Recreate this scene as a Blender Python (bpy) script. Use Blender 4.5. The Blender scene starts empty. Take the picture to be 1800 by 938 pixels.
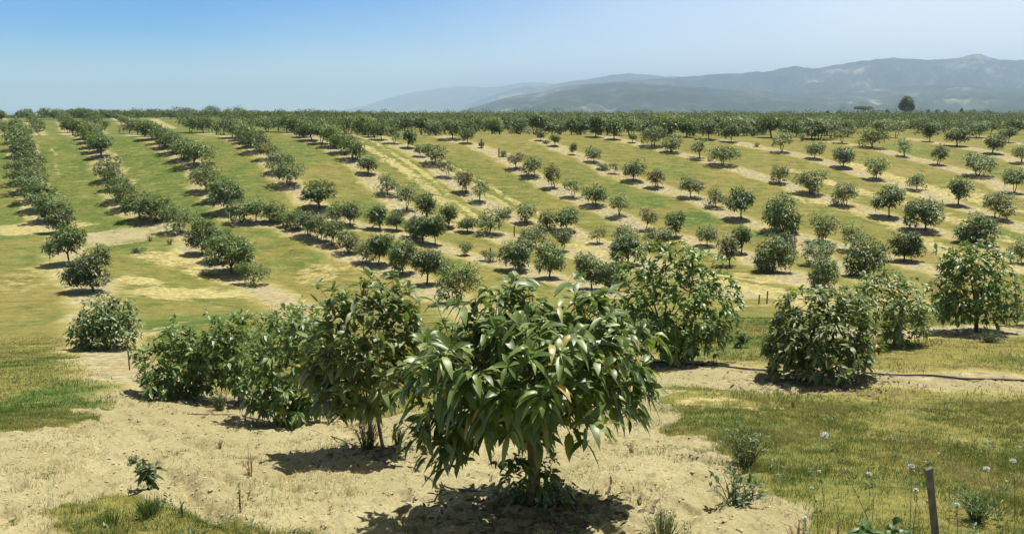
import bpy, math, random
import numpy as np
from mathutils import Vector

S = bpy.context.scene
R = math.radians
rng = np.random.default_rng(11)
random.seed(11)

# ------------------------------------------------------------------ camera, sky, sun, exposure
F, CX, CY = 1470.0, 900.0, 469.0
PITCH = R(10.75)
cam = bpy.data.cameras.new("camera")
cam.sensor_width = 36.0
cam.lens = 36.0 * F / 1800.0
cam.clip_start, cam.clip_end = 0.05, 60000
camo = bpy.data.objects.new("camera", cam)
camo.rotation_euler = (R(90) - PITCH, 0, 0)
S.collection.objects.link(camo)
S.camera = camo

SUN_EL, SUN_AZ = R(71), R(48)          # azimuth from +Y towards +X
world = bpy.data.worlds.new("World")
S.world = world
world.use_nodes = True
wn = world.node_tree
wn.nodes.clear()
def N(nt, t, **kw):
    n = nt.nodes.new(t)
    for k, v in kw.items():
        if k.startswith("i_"):
            n.inputs[k[2:].replace("_", " ")].default_value = v
        else:
            setattr(n, k, v)
    return n
sky = N(wn, "ShaderNodeTexSky", sky_type="NISHITA", sun_disc=False)
sky.sun_elevation = SUN_EL
sky.sun_rotation = SUN_AZ
sky.altitude = 1600
sky.air_density = 1.0
sky.dust_density = 0.35
sky.ozone_density = 5.0
bg = N(wn, "ShaderNodeBackground", i_Strength=0.120)
wo = N(wn, "ShaderNodeOutputWorld")
# thin high veil of cirrus, thicker towards the east (+X) side of the sky
tc = N(wn, "ShaderNodeTexCoord")
mp = N(wn, "ShaderNodeMapping")
mp.inputs["Scale"].default_value = (1.0, 1.0, 2.2)
nz = N(wn, "ShaderNodeTexNoise", i_Scale=1.6, i_Detail=3.0, i_Roughness=0.45)
dot = N(wn, "ShaderNodeVectorMath", operation="DOT_PRODUCT")
dot.inputs[1].default_value = (0.62, 0.30, -2.2)
mr = N(wn, "ShaderNodeMapRange")
mr.inputs["From Min"].default_value = -0.02
mr.inputs["From Max"].default_value = 0.66
mr.inputs["To Max"].default_value = 0.80
mr.interpolation_type = "SMOOTHSTEP"
ad = N(wn, "ShaderNodeMath", operation="MULTIPLY_ADD")
ad.inputs[1].default_value = 0.35
mx = N(wn, "ShaderNodeMix", data_type="RGBA")
mx.inputs["B"].default_value = (7.8, 7.8, 7.4, 1)
L = wn.links.new
L(tc.outputs["Generated"], mp.inputs[0]); L(mp.outputs[0], nz.inputs["Vector"])
L(tc.outputs["Generated"], dot.inputs[0])
L(nz.outputs[0], ad.inputs[0]); L(dot.outputs["Value"], ad.inputs[2])
L(ad.outputs[0], mr.inputs["Value"]); L(mr.outputs[0], mx.inputs["Factor"])
hsv = N(wn, "ShaderNodeHueSaturation"); hsv.inputs["Saturation"].default_value = 1.95; hsv.inputs["Value"].default_value = 0.80; hsv.inputs["Hue"].default_value = 0.509
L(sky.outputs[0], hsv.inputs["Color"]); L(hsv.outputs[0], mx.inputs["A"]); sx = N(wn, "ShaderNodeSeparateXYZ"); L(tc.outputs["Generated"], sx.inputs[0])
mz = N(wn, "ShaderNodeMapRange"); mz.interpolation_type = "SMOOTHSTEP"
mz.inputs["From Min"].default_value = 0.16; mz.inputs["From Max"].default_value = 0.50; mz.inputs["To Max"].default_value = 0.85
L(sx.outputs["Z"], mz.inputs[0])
m2 = N(wn, "ShaderNodeMix", data_type="RGBA"); m2.inputs["B"].default_value = (1.1, 1.08, 0.98, 1)  # grey added over the unseen upper sky, to cut blue fill in shadows
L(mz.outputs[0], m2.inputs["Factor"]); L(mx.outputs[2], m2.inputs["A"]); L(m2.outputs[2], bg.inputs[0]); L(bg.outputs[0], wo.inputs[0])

sl = bpy.data.lights.new("sun", "SUN")
sl.energy = 4.7
sl.angle = R(0.53)
sl.color = (1.0, 0.965, 0.85)
so = bpy.data.objects.new("sun", sl)
sd = Vector((math.cos(SUN_EL) * math.sin(SUN_AZ), math.cos(SUN_EL) * math.cos(SUN_AZ), math.sin(SUN_EL)))
so.rotation_euler = sd.to_track_quat("Z", "Y").to_euler()
S.collection.objects.link(so)
S.view_settings.view_transform = "Standard"
S.view_settings.look = "None"
S.view_settings.exposure = 0.50
S.view_settings.gamma = 1.0
S.view_settings.use_curve_mapping = False
S.cycles.volume_bounces = 2

# ------------------------------------------------------------------ numpy noise
_perm = np.random.default_rng(5).random((256, 256))
def vnoise(x, y):
    xi, yi = np.floor(x).astype(int), np.floor(y).astype(int)
    fx, fy = x - xi, y - yi
    fx, fy = fx * fx * (3 - 2 * fx), fy * fy * (3 - 2 * fy)
    g = lambda a, b: _perm[a & 255, b & 255]
    return (g(xi, yi) * (1 - fx) + g(xi + 1, yi) * fx) * (1 - fy) + (g(xi, yi + 1) * (1 - fx) + g(xi + 1, yi + 1) * fx) * fy - 0.5
def fbm(x, y, o=4, gain=0.5):
    r, a = 0, 1.0
    for k in range(o):
        r = r + a * vnoise(x * 2 ** k + 17.3 * k, y * 2 ** k - 9.1 * k)
        a *= gain
    return r
def sstep(a, b, x):
    t = np.clip((x - a) / (b - a), 0, 1)
    return t * t * (3 - 2 * t)

# ------------------------------------------------------------------ terrain height
sp, cp = math.sin(PITCH), math.cos(PITCH)
def ray(px, py):
    a, b = (px - CX) / F, (CY - py) / F
    f = cp + b * sp
    return a / f, (-sp + b * cp) / f          # X/Y, Z/Y
NEAR = [(-80, -1.6), (-5, -1.6), (1, -1.6), (4, -2.75)]
def prof(pts, far):
    return NEAR + [(Y, ray(900, py)[1] * Y) for py, Y in pts] + far
FARL = [(128, -4.45), (150, -4.75), (190, -3.65), (228, -2.8), (260, -3.0), (320, -4.6), (600, -8), (1500, -14), (4000, -45), (26000, -60)]
FARM = [(127, -4.35), (150, -4.5), (170, -4.2), (205, -3.5), (245, -3.3), (320, -4.0), (600, -6.8), (1500, -16), (4000, -45), (26000, -60)]
FARR = [(145, -4.75), (175, -4.5), (220, -4.4), (300, -4.5), (400, -5.0), (600, -6.6), (1500, -16), (4000, -45), (26000, -60)]
FARR2 = [(158, -4.9), (190, -4.7), (230, -4.6), (300, -4.6), (400, -5.0), (600, -6.6), (1500, -16), (4000, -45), (26000, -60)]
COLS = [
    (100, prof([(938, 7.2), (850, 8.9), (760, 12), (700, 16.5), (640, 25), (610, 32), (560, 39.5), (512, 48), (464, 56), (408, 71.5), (388, 77), (352, 84), (319, 91), (289, 98), (262, 106), (238, 115)], FARL)),
    (500, prof([(938, 7), (850, 9.3), (740, 15.5), (680, 21), (620, 29), (560, 41), (501, 54), (440, 62.5), (391, 71), (350, 79), (325, 85), (290, 93), (262, 102), (236, 114)], FARM)),
    (900, prof([(938, 7), (885, 8.2), (800, 10.8), (700, 15.5), (640, 20.5), (580, 31), (530, 44), (487, 56), (440, 65.5), (411, 72), (355, 84), (310, 94), (280, 102), (255, 111), (235, 120)], FARR)),
    (1300, prof([(938, 6.8), (850, 8.8), (760, 11.8), (680, 16), (650, 18.5), (610, 23.5), (560, 34), (520, 45), (477, 56), (440, 65), (400, 73), (370, 79.5), (330, 89), (290, 101), (260, 112), (240, 122)], FARR)),
    (1700, prof([(938, 6.8), (850, 8.8), (760, 11.8), (680, 16), (640, 19), (580, 24.5), (540, 33), (500, 48), (459, 60.5), (425, 68), (384, 76.5), (350, 84.5), (308, 98), (268, 114), (250, 126), (238, 138)], FARR2)),
]
def ymap(Y):                                  # stretched coordinate: fine near, coarse far
    return np.arcsinh(Y / 5.0)
TG = np.linspace(ymap(-80), ymap(26000), 3000)
TY = 5.0 * np.sinh(TG)
tabs = []
for px, pts in COLS:
    ys = np.array([p[0] for p in pts], float); zs = np.array([p[1] for p in pts], float)
    t = np.interp(TY, ys, zs)
    k = np.exp(-0.5 * (np.arange(-60, 61) / 16.0) ** 2); k /= k.sum()
    k2 = np.exp(-0.5 * (np.arange(-60, 61) / 7.0) ** 2); k2 /= k2.sum()
    a = np.convolve(np.pad(t, 60, mode="edge"), k2, mode="valid")
    tabs.append(a)
CU = np.array([ray(c[0], 400)[0] for c in COLS])
UG = np.linspace(-1.15, 1.15, 93)
tab = np.zeros((len(UG), len(TG)))
for i, u in enumerate(UG):                    # smooth blend between columns
    w = np.exp(-0.5 * ((u - CU) / 0.16) ** 2) + 1e-9
    if u < CU[0]: w = np.eye(5)[0]
    elif u > CU[-1]: w = np.eye(5)[4]
    else:
        j = min(np.searchsorted(CU, u) - 1 if u > CU[0] else 0, 3)
        f = (u - CU[j]) / (CU[j + 1] - CU[j]); f = f * f * (3 - 2 * f)
        w = np.zeros(5); w[j] = 1 - f; w[j + 1] = f
    tab[i] = (w[:, None] * np.array(tabs)).sum(0) / w.sum()
def Hs(X, Y):
    X, Y = np.asarray(X, float), np.asarray(Y, float)
    u = X / np.sqrt(Y * Y + 9)
    gi = np.clip((u - UG[0]) / (UG[1] - UG[0]), 0, len(UG) - 1.001)
    gj = np.clip((ymap(Y) - TG[0]) / (TG[1] - TG[0]), 0, len(TG) - 1.001)
    i, j = gi.astype(int), gj.astype(int)
    a, b = gi - i, gj - j
    return (tab[i, j] * (1 - a) + tab[i + 1, j] * a) * (1 - b) + (tab[i, j + 1] * (1 - a) + tab[i + 1, j + 1] * a) * b
def H(X, Y):                                  # with gentle unevenness
    X, Y = np.asarray(X, float), np.asarray(Y, float)
    z = Hs(X, Y)
    near = 1 - sstep(30, 80, Y)
    z = z + 0.10 * fbm(X / 2.1, Y / 2.1, 3) * near + 0.25 * fbm(X / 19, Y / 19, 2) * sstep(14, 40, Y) * (1 - sstep(90, 110, Y))
    return z
_YS = np.concatenate([np.geomspace(4, 130, 4000), np.geomspace(130.1, 700, 1500)])
def at(px, py):
    """ground point seen in the photograph's pixel (px, py)"""
    u, m = ray(px, py)
    z = H(u * _YS, _YS)
    d = m * _YS - z
    k = np.argmax(d < 0)
    if d[k] >= 0:
        k = 4000 + int(np.argmin(d[4000:] / _YS[4000:]))
    Y = _YS[k]
    return Vector((u * Y, Y, float(H(u * Y, Y))))
def depth(p):
    return p.y * cp - p.z * sp
def pxm(p):                                   # metres per photograph pixel there
    return depth(p) / F

# ------------------------------------------------------------------ object helpers
col = S.collection
def mesh_np(name, verts, polys, mats, smooth=True, attrs=None):
    """polys: list of (index array n x k, material index)"""
    me = bpy.data.meshes.new(name)
    verts = np.ascontiguousarray(verts, np.float32)
    me.vertices.add(len(verts)); me.vertices.foreach_set("co", verts.ravel())
    li, st, mi, s = [], [], [], 0
    for f, m in polys:
        f = np.asarray(f)
        if len(f) == 0: continue
        n, k = f.shape
        li.append(f.ravel()); st.append(s + np.arange(n) * k); mi.append(np.full(n, m)); s += n * k
    li, st, mi = np.concatenate(li), np.concatenate(st), np.concatenate(mi)
    me.loops.add(len(li)); me.loops.foreach_set("vertex_index", li.astype(np.int32))
    me.polygons.add(len(st)); me.polygons.foreach_set("loop_start", st.astype(np.int32))
    me.polygons.foreach_set("material_index", mi.astype(np.int32))
    me.polygons.foreach_set("use_smooth", np.full(len(st), smooth))
    for m in mats: me.materials.append(m)
    if attrs:
        for k, v in attrs.items():
            a = me.attributes.new(k, "FLOAT", "POINT"); a.data.foreach_set("value", np.ascontiguousarray(v, np.float32))
    me.update(calc_edges=True)
    return me
def obj(name, me, parent=None):
    o = bpy.data.objects.new(name, me); col.objects.link(o)
    if parent is not None: o.parent = parent
    return o
def tag(o, label=None, cat=None, group=None, kind=None):
    for k, v in (("label", label), ("category", cat), ("group", group), ("kind", kind)):
        if v: o[k] = v
    return o
def thing(name, loc, label, cat, group=None, rz=0):
    o = bpy.data.objects.new(name, None); col.objects.link(o)
    o.location = loc; o.rotation_euler.z = rz; o.empty_display_size = 0.2
    return tag(o, label, cat, group)
class MB:
    """collects geometry of one mesh"""
    def __init__(s): s.v, s.p, s.n = [], [], 0
    def add(s, v, faces, m=0):
        v = np.asarray(v, float)
        s.v.append(v)
        for f in faces: s.p.append((np.asarray(f) + s.n, m))
        s.n += len(v)
    def tube(s, pts, rad, k=7, m=0, wob=0.0):
        pts = np.asarray(pts, float); n = len(pts)
        rad = np.broadcast_to(np.asarray(rad, float), (n,))
        t = np.gradient(pts, axis=0); t /= np.linalg.norm(t, axis=1)[:, None] + 1e-9
        ref = np.array([0.31, 0.95, 0.05]) if abs(t[0][1]) < 0.8 else np.array([1, 0, 0.1])
        a = np.cross(t, ref); a /= np.linalg.norm(a, axis=1)[:, None] + 1e-9
        b = np.cross(t, a)
        th = np.linspace(0, 2 * math.pi, k, endpoint=False)
        rr = rad[:, None] * (1 + wob * rng.uniform(-1, 1, (n, k)))
        v = pts[:, None] + rr[..., None] * (np.cos(th)[None, :, None] * a[:, None] + np.sin(th)[None, :, None] * b[:, None])
        v = v.reshape(-1, 3)
        i = np.arange(n - 1)[:, None] * k; j = np.arange(k)[None]; j2 = (j + 1) % k
        q = np.stack([i + j, i + j2, i + k + j2, i + k + j], -1).reshape(-1, 4)
        s.add(v, [q, [list(range(k))[::-1]], [list(range((n - 1) * k, n * k))]], m)
    def mesh(s, name, mats, smooth=True):
        by = {}
        for f, m in s.p: by.setdefault((f.shape[1], m), []).append(f)
        return mesh_np(name, np.concatenate(s.v), [(np.concatenate(v), k[1]) for k, v in by.items()], mats, smooth)
def unit(v):
    return v / (np.linalg.norm(v, axis=-1, keepdims=True) + 1e-9)
def leaf_geo(P, D, U, Ln, W, droop, fold, fine):
    """many leaves: base P, direction D, upper side U -> verts, tris, quads"""
    n = len(P)
    D = unit(D); Sd = unit(np.cross(D, U)); Un = unit(np.cross(Sd, D))
    ts, ws = ((0.0, 0.2, 0.46, 0.75, 1.0), (0.0, 0.78, 1.0, 0.66, 0.0)) if fine == 2 else (((0.0, 0.45, 1.0), (0.0, 1.0, 0.0)))
    Z = np.array([0, 0, -1.0])
    V = []
    for t, w in zip(ts, ws):
        c = P + D * (Ln * t * (1 - 0.18 * t * droop))[:, None] + Z * (Ln * droop * 0.55 * t * t)[:, None]
        if w == 0: V.append(c[:, None])
        else:
            s = Sd * (W * 0.5 * w)[:, None]; f = Un * (W * 0.5 * w * fold)[:, None]
            V.append(np.stack([c - s + f, c, c + s + f], 1))
    V = np.concatenate(V, 1); k = V.shape[1]
    base = (np.arange(n) * k)[:, None]
    if fine == 2:
        tr = [(0, 2, 1), (0, 3, 2), (7, 8, 10), (8, 9, 10)]
        qd = [(1, 2, 5, 4), (2, 3, 6, 5), (4, 5, 8, 7), (5, 6, 9, 8)]
    else:
        tr = [(0, 2, 1), (0, 3, 2), (1, 2, 4), (2, 3, 4)]; qd = []
    T = (base[:, None] + np.array(tr)[None]).reshape(-1, 3)
    Q = (base[:, None] + np.array(qd)[None]).reshape(-1, 4) if qd else np.zeros((0, 4), int)
    return V.reshape(-1, 3), T, Q

# ------------------------------------------------------------------ materials
def mat(name):
    m = bpy.data.materials.new(name); m.use_nodes = True
    return m, m.node_tree, m.node_tree.nodes["Principled BSDF"], m.node_tree.links.new
def ramp(nt, stops, interp="LINEAR"):
    r = nt.nodes.new("ShaderNodeValToRGB"); r.color_ramp.interpolation = interp
    e = r.color_ramp.elements
    while len(e) < len(stops): e.new(0.5)
    for x, (p, c) in zip(e, stops): x.position = p; x.color = (*c, 1)
    return r
def leaf_mat(name, dark, mid, light, under, rough=0.34, obj_var=True, trans=0.25, blotch=True):
    m, nt, b, L = mat(name)
    g = N(nt, "ShaderNodeNewGeometry")
    oi = N(nt, "ShaderNodeObjectInfo")
    rp = ramp(nt, [(0.0, dark), (0.55, mid), (0.93, light), (0.97, tuple(min(1, c * 1.2 + 0.01) for c in light)), (0.985, (light[0] * 1.9 + .04, light[1] * 1.15, light[2]))])
    L(g.outputs["Random Per Island"], rp.inputs[0])
    hs = N(nt, "ShaderNodeHueSaturation")
    mr = N(nt, "ShaderNodeMapRange"); mr.inputs["To Min"].default_value = 0.72; mr.inputs["To Max"].default_value = 1.35
    mr2 = N(nt, "ShaderNodeMapRange"); mr2.inputs["To Min"].default_value = 0.478; mr2.inputs["To Max"].default_value = 0.512
    mu = N(nt, "ShaderNodeMath", operation="FRACT"); mu0 = N(nt, "ShaderNodeMath", operation="MULTIPLY"); mu0.inputs[1].default_value = 7.31
    L(oi.outputs["Random"], mr.inputs[0]); L(oi.outputs["Random"], mu0.inputs[0]); L(mu0.outputs[0], mu.inputs[0]); L(mu.outputs[0], mr2.inputs[0])
    L(mr.outputs[0], hs.inputs["Value"]); L(mr2.outputs[0], hs.inputs["Hue"]); L(rp.outputs[0], hs.inputs["Color"])
    mx = N(nt, "ShaderNodeMix", data_type="RGBA"); mx.inputs["B"].default_value = (*under, 1)
    L(hs.outputs[0], mx.inputs["A"]); L(g.outputs["Backfacing"], mx.inputs["Factor"])
    L(mx.outputs[2], b.inputs["Base Color"])
    rr = N(nt, "ShaderNodeMapRange"); rr.inputs["To Min"].default_value = rough; rr.inputs["To Max"].default_value = rough + 0.35
    L(g.outputs["Backfacing"], rr.inputs[0]); L(rr.outputs[0], b.inputs["Roughness"])
    b.inputs["Specular IOR Level"].default_value = 0.8
    tr = N(nt, "ShaderNodeBsdfTranslucent")
    tm = N(nt, "ShaderNodeMix", data_type="RGBA", blend_type="MULTIPLY"); tm.inputs["Factor"].default_value = 1
    tm.inputs["B"].default_value = (1.5, 1.6, 0.5, 1)
    L(mx.outputs[2], tm.inputs["A"]); L(tm.outputs[2], tr.inputs[0])
    ms = N(nt, "ShaderNodeMixShader"); ms.inputs[0].default_value = trans
    L(b.outputs[0], ms.inputs[1]); L(tr.outputs[0], ms.inputs[2])
    L(ms.outputs[0], nt.nodes["Material Output"].inputs[0])
    return m
M_LEAF = leaf_mat("avocado_leaf", (0.056, 0.100, 0.019), (0.112, 0.172, 0.033), (0.205, 0.27, 0.072), (0.15, 0.20, 0.065), rough=0.43, trans=0.3)
M_LEAF_FAR = leaf_mat("orchard_leaf", (0.040, 0.078, 0.012), (0.084, 0.138, 0.021), (0.18, 0.24, 0.047), (0.10, 0.145, 0.04), rough=0.5, trans=0.25)
M_BELT = leaf_mat("distant_leaf", (0.034, 0.066, 0.012), (0.065, 0.108, 0.018), (0.115, 0.165, 0.034), (0.085, 0.125, 0.03), rough=0.75, trans=0.2)
M_LEAF_PALE = leaf_mat("pale_avocado_leaf", (0.07, 0.11, 0.028), (0.14, 0.19, 0.048), (0.23, 0.29, 0.085), (0.16, 0.21, 0.07), rough=0.50)
M_LEAF_BRONZE = leaf_mat("bronze_avocado_leaf", (0.065, 0.065, 0.018), (0.11, 0.11, 0.028), (0.19, 0.19, 0.05), (0.13, 0.12, 0.05), rough=0.55)
M_WEED = leaf_mat("weed_leaf", (0.03, 0.065, 0.014), (0.055, 0.115, 0.022), (0.10, 0.17, 0.04), (0.09, 0.14, 0.05), rough=0.5)
M_WEED_GREY = leaf_mat("grey_weed_leaf", (0.08, 0.12, 0.065), (0.12, 0.17, 0.09), (0.19, 0.24, 0.13), (0.16, 0.2, 0.12), rough=0.7)
M_DRY = leaf_mat("dry_stem", (0.16, 0.11, 0.05), (0.26, 0.19, 0.09), (0.38, 0.29, 0.14), (0.25, 0.19, 0.1), rough=0.8, trans=0.1)
M_LITTER = leaf_mat("dead_leaf", (0.07, 0.04, 0.018), (0.12, 0.08, 0.035), (0.17, 0.125, 0.065), (0.16, 0.11, 0.06), rough=0.7, trans=0.05)
def bark_mat(name, c1, c2, scale=18):
    m, nt, b, L = mat(name)
    t = N(nt, "ShaderNodeTexCoord"); mp = N(nt, "ShaderNodeMapping"); mp.inputs["Scale"].default_value = (1, 1, 0.25)
    n = N(nt, "ShaderNodeTexNoise", i_Scale=float(scale), i_Detail=5.0, i_Roughness=0.65)
    r = ramp(nt, [(0.3, c1), (0.72, c2)])
    L(t.outputs["Object"], mp.inputs[0]); L(mp.outputs[0], n.inputs["Vector"]); L(n.outputs[0], r.inputs[0]); L(r.outputs[0], b.inputs["Base Color"])
    b.inputs["Roughness"].default_value = 0.85
    bu = N(nt, "ShaderNodeBump", i_Strength=0.6, i_Distance=0.01); L(n.outputs[0], bu.inputs["Height"]); L(bu.outputs[0], b.inputs["Normal"])
    return m
M_BARK = bark_mat("avocado_bark", (0.13, 0.075, 0.035), (0.36, 0.23, 0.11))
M_BARK_F = bark_mat("mature_bark", (0.10, 0.07, 0.04), (0.30, 0.22, 0.12))
M_BARK_D = bark_mat("grey_bark", (0.05, 0.038, 0.024), (0.15, 0.11, 0.07))
M_TWIG = bark_mat("green_twig", (0.08, 0.09, 0.025), (0.17, 0.16, 0.06))
M_POST = bark_mat("weathered_wood", (0.07, 0.065, 0.06), (0.25, 0.235, 0.215), 30)
M_STAKE = bark_mat("stake_wood", (0.10, 0.08, 0.06), (0.25, 0.2, 0.15), 30)
def plain(name, c, rough=0.6, c2=None, scale=40):
    m, nt, b, L = mat(name)
    if c2:
        t = N(nt, "ShaderNodeTexCoord"); n = N(nt, "ShaderNodeTexNoise", i_Scale=float(scale), i_Detail=4.0); r = ramp(nt, [(0.35, c), (0.65, c2)])
        L(t.outputs["Object"], n.inputs["Vector"]); L(n.outputs[0], r.inputs[0]); L(r.outputs[0], b.inputs["Base Color"])
    else: b.inputs["Base Color"].default_value = (*c, 1)
    b.inputs["Roughness"].default_value = rough
    return m
M_PIPE = plain("black_polythene", (0.035, 0.035, 0.04), 0.45, (0.09, 0.085, 0.075), 9)
M_PUFF = plain("white_petal", (0.85, 0.85, 0.80), 0.9)
M_SEPAL = plain("green_sepal", (0.10, 0.15, 0.05), 0.7)
M_STONE = plain("pale_stone", (0.42, 0.37, 0.25), 0.9, (0.55, 0.50, 0.36), 14)
M_CLOD = plain("soil_clod", (0.40, 0.32, 0.165), 0.95, (0.50, 0.42, 0.235), 8)
M_WALL = plain("white_render", (0.75, 0.74, 0.7), 0.8)
M_ROOF = plain("tin_roof", (0.45, 0.44, 0.43), 0.6)

# ------------------------------------------------------------------ the orchard as read from the photograph
# each row: trees from the valley end upwards, (foot x, foot y, height, crown width) in photograph pixels
ROWS = [
    ("first", [(190, 612, 88, 98), (165, 513, 72, 76), (122, 465, 64, 62), (108, 408, 50, 50), (84, 389, 44, 44), (70, 371, 40, 42), (60, 353, 38, 42), (54, 336, 37, 40), (50, 320, 36, 38), (48, 304, 34, 36), (45, 289, 33, 34), (40, 275, 31, 32), (36, 262, 30, 32), (33, 250, 28, 30), (31, 240, 27, 30)]),
    ("second", [(447, 501, 40, 52), (408, 482, 64, 72), (385, 460, 52, 46), (355, 447, 59, 50), (318, 408, 46, 58), (272, 391, 42, 42), (246, 386, 44, 44), (226, 367, 36, 36), (214, 352, 34, 36), (204, 333, 33, 34), (193, 317, 36, 34), (179, 276, 31, 32), (172, 267, 29, 28), (166, 258, 28, 28), (160, 250, 27, 26), (151, 244, 26, 26), (140, 240, 25, 24), (128, 238, 24, 24)]),
    ("third", [(808, 532, 68, 70), (750, 501, 62, 62), (707, 481, 56, 46), (664, 467, 56, 46), (640, 463, 38, 34), (613, 445, 39, 36), (583, 432, 48, 50), (562, 424, 44, 40), (543, 415, 42, 42), (522, 403, 34, 34), (504, 398, 22, 20), (475, 391, 34, 34), (450, 391, 39, 34), (425, 390, 34, 38), (402, 372, 47, 44), (384, 352, 38, 38), (362, 336, 42, 38), (341, 291, 38, 42), (322, 281, 33, 34), (305, 269, 31, 32), (293, 260, 29, 30), (281, 252, 28, 28), (268, 245, 27, 26), (255, 240, 25, 25), (242, 237, 24, 24), (228, 235, 21, 26)]),
    ("fourth", [(765, 432, 52, 38), (744, 426, 44, 38), (728, 418, 34, 36), (698, 405, 31, 27), (669, 402, 41, 34), (614, 398, 38, 32), (592, 394, 34, 34), (562, 367, 42, 44), (508, 326, 35, 40), (491, 303, 30, 34), (473, 280, 25, 32), (455, 267, 32, 34), (440, 259, 28, 26), (431, 251, 28, 26), (420, 246, 31, 28), (408, 242, 32, 28), (381, 237, 29, 34), (358, 234, 27, 30), (335, 233, 26, 30)]),
    ("fifth", [(990, 441, 38, 31), (943, 435, 39, 52), (861, 411, 43, 50), (822, 408, 24, 26), (790, 401, 39, 34), (750, 387, 46, 34), (715, 371, 48, 44), (681, 343, 34, 42), (647, 305, 28, 29), (622, 281, 38, 40), (600, 269, 34, 30), (583, 259, 32, 30), (565, 252, 31, 28), (548, 247, 31, 30), (533, 241, 29, 26), (519, 237, 28, 26), (506, 234, 27, 26), (490, 232, 25, 26), (470, 232, 23, 26)]),
    ("sixth", [(1103, 465, 50, 50), (1096, 433, 38, 44), (1052, 428, 30, 30), (996, 406, 38, 38), (963, 404, 32, 34), (922, 392, 32, 32), (892, 381, 17, 18), (843, 355, 42, 38), (820, 339, 38, 32), (788, 312, 32, 31), (762, 289, 33, 38), (739, 275, 20, 21), (716, 260, 31, 24), (693, 252, 31, 30), (671, 246, 32, 28), (656, 241, 28, 28), (640, 237, 27, 26), (615, 235, 26, 28)]),
    ("seventh", [(1304, 446, 46, 34), (1243, 432, 37, 34), (1188, 417, 43, 33), (1135, 405, 37, 26), (1088, 381, 42, 42), (1048, 362, 37, 41), (1008, 347, 33, 33), (972, 331, 41, 26), (937, 310, 34, 34), (907, 297, 27, 28), (885, 275, 11, 11), (846, 260, 10, 9), (822, 252, 29, 23), (795, 245, 33, 42), (766, 238, 26, 28)]),
    ("eighth", [(1357, 478, 62, 62), (1375, 456, 46, 34), (1303, 386, 52, 47), (1258, 365, 31, 36), (1214, 347, 36, 38), (1154, 330, 31, 30), (1113, 319, 37, 36), (1080, 305, 20, 19), (1061, 297, 11, 22), (1044, 285, 27, 26), (1007, 272, 19, 13), (975, 257, 19, 20), (950, 247, 19, 16)]),
    ("ninth", [(1448, 507, 56, 44), (1436, 466, 42, 50), (1445, 426, 47, 40), (1375, 408, 62, 54), (1270, 291, 32, 44), (1230, 279, 35, 35), (1180, 268, 29, 31), (1148, 258, 33, 38), (1111, 251, 15, 15), (1079, 245, 33, 28), (1047, 241, 36, 27), (1015, 237, 27, 25)]),
    ("tenth", [(1520, 485, 64, 62), (1498, 442, 48, 50), (1487, 361, 38, 38), (1425, 341, 38, 47), (1370, 322, 30, 30), (1285, 250, 31, 30), (1246, 245, 34, 36), (1207, 241, 29, 30)]),
    ("eleventh", [(1588, 460, 50, 56), (1563, 382, 52, 49), (1540, 315, 36, 34), (1482, 294, 33, 32), (1432, 279, 31, 29), (1374, 267, 38, 38), (1340, 236, 26, 30)]),
    ("twelfth", [(1627, 405, 54, 52), (1611, 334, 28, 33), (1590, 275, 31, 30), (1533, 260, 31, 39), (1480, 252, 29, 30), (1433, 246, 29, 33)]),
    ("thirteenth", [(1715, 428, 50, 60), (1684, 361, 45, 34), (1650, 290, 34, 26), (1634, 249, 31, 24), (1575, 242, 33, 32)]),
    ("fourteenth", [(1798, 463, 42, 46), (1752, 385, 45, 47), (1718, 309, 36, 47), (1682, 257, 29, 32), (1612, 234, 27, 30)]),
    ("fifteenth", [(1783, 338, 39, 35), (1744, 270, 32, 29), (1719, 242, 26, 36), (1660, 236, 22, 27)]),
    ("sixteenth", [(1796, 287, 33, 36), (1773, 250, 26, 27), (1742, 235, 24, 28), (1695, 233, 24, 28)]),
]
# extra row trees that only the ground strips need (rows run on out of the frame or behind the big trees)
EXT = {"first": [(220, 660)], "third": [(880, 560)], "second": [(480, 530), (560, 560)], "fourth": [(860, 458), (916, 471), (967, 488), (1040, 505)], "fifth": [(1103, 465)],
       "sixth": [(1180, 490), (1300, 520)], "seventh": [(1357, 470), (1420, 500)], "eighth": [], "ninth": [(1560, 530)],
       "tenth": [(1600, 505)], "eleventh": [(1700, 490)], "twelfth": [(1700, 440), (1840, 490)], "thirteenth": [(1860, 460)], "fourteenth": [(1850, 480)], "fifteenth": [(1840, 350)], "sixteenth": [(1840, 300)]}
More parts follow.
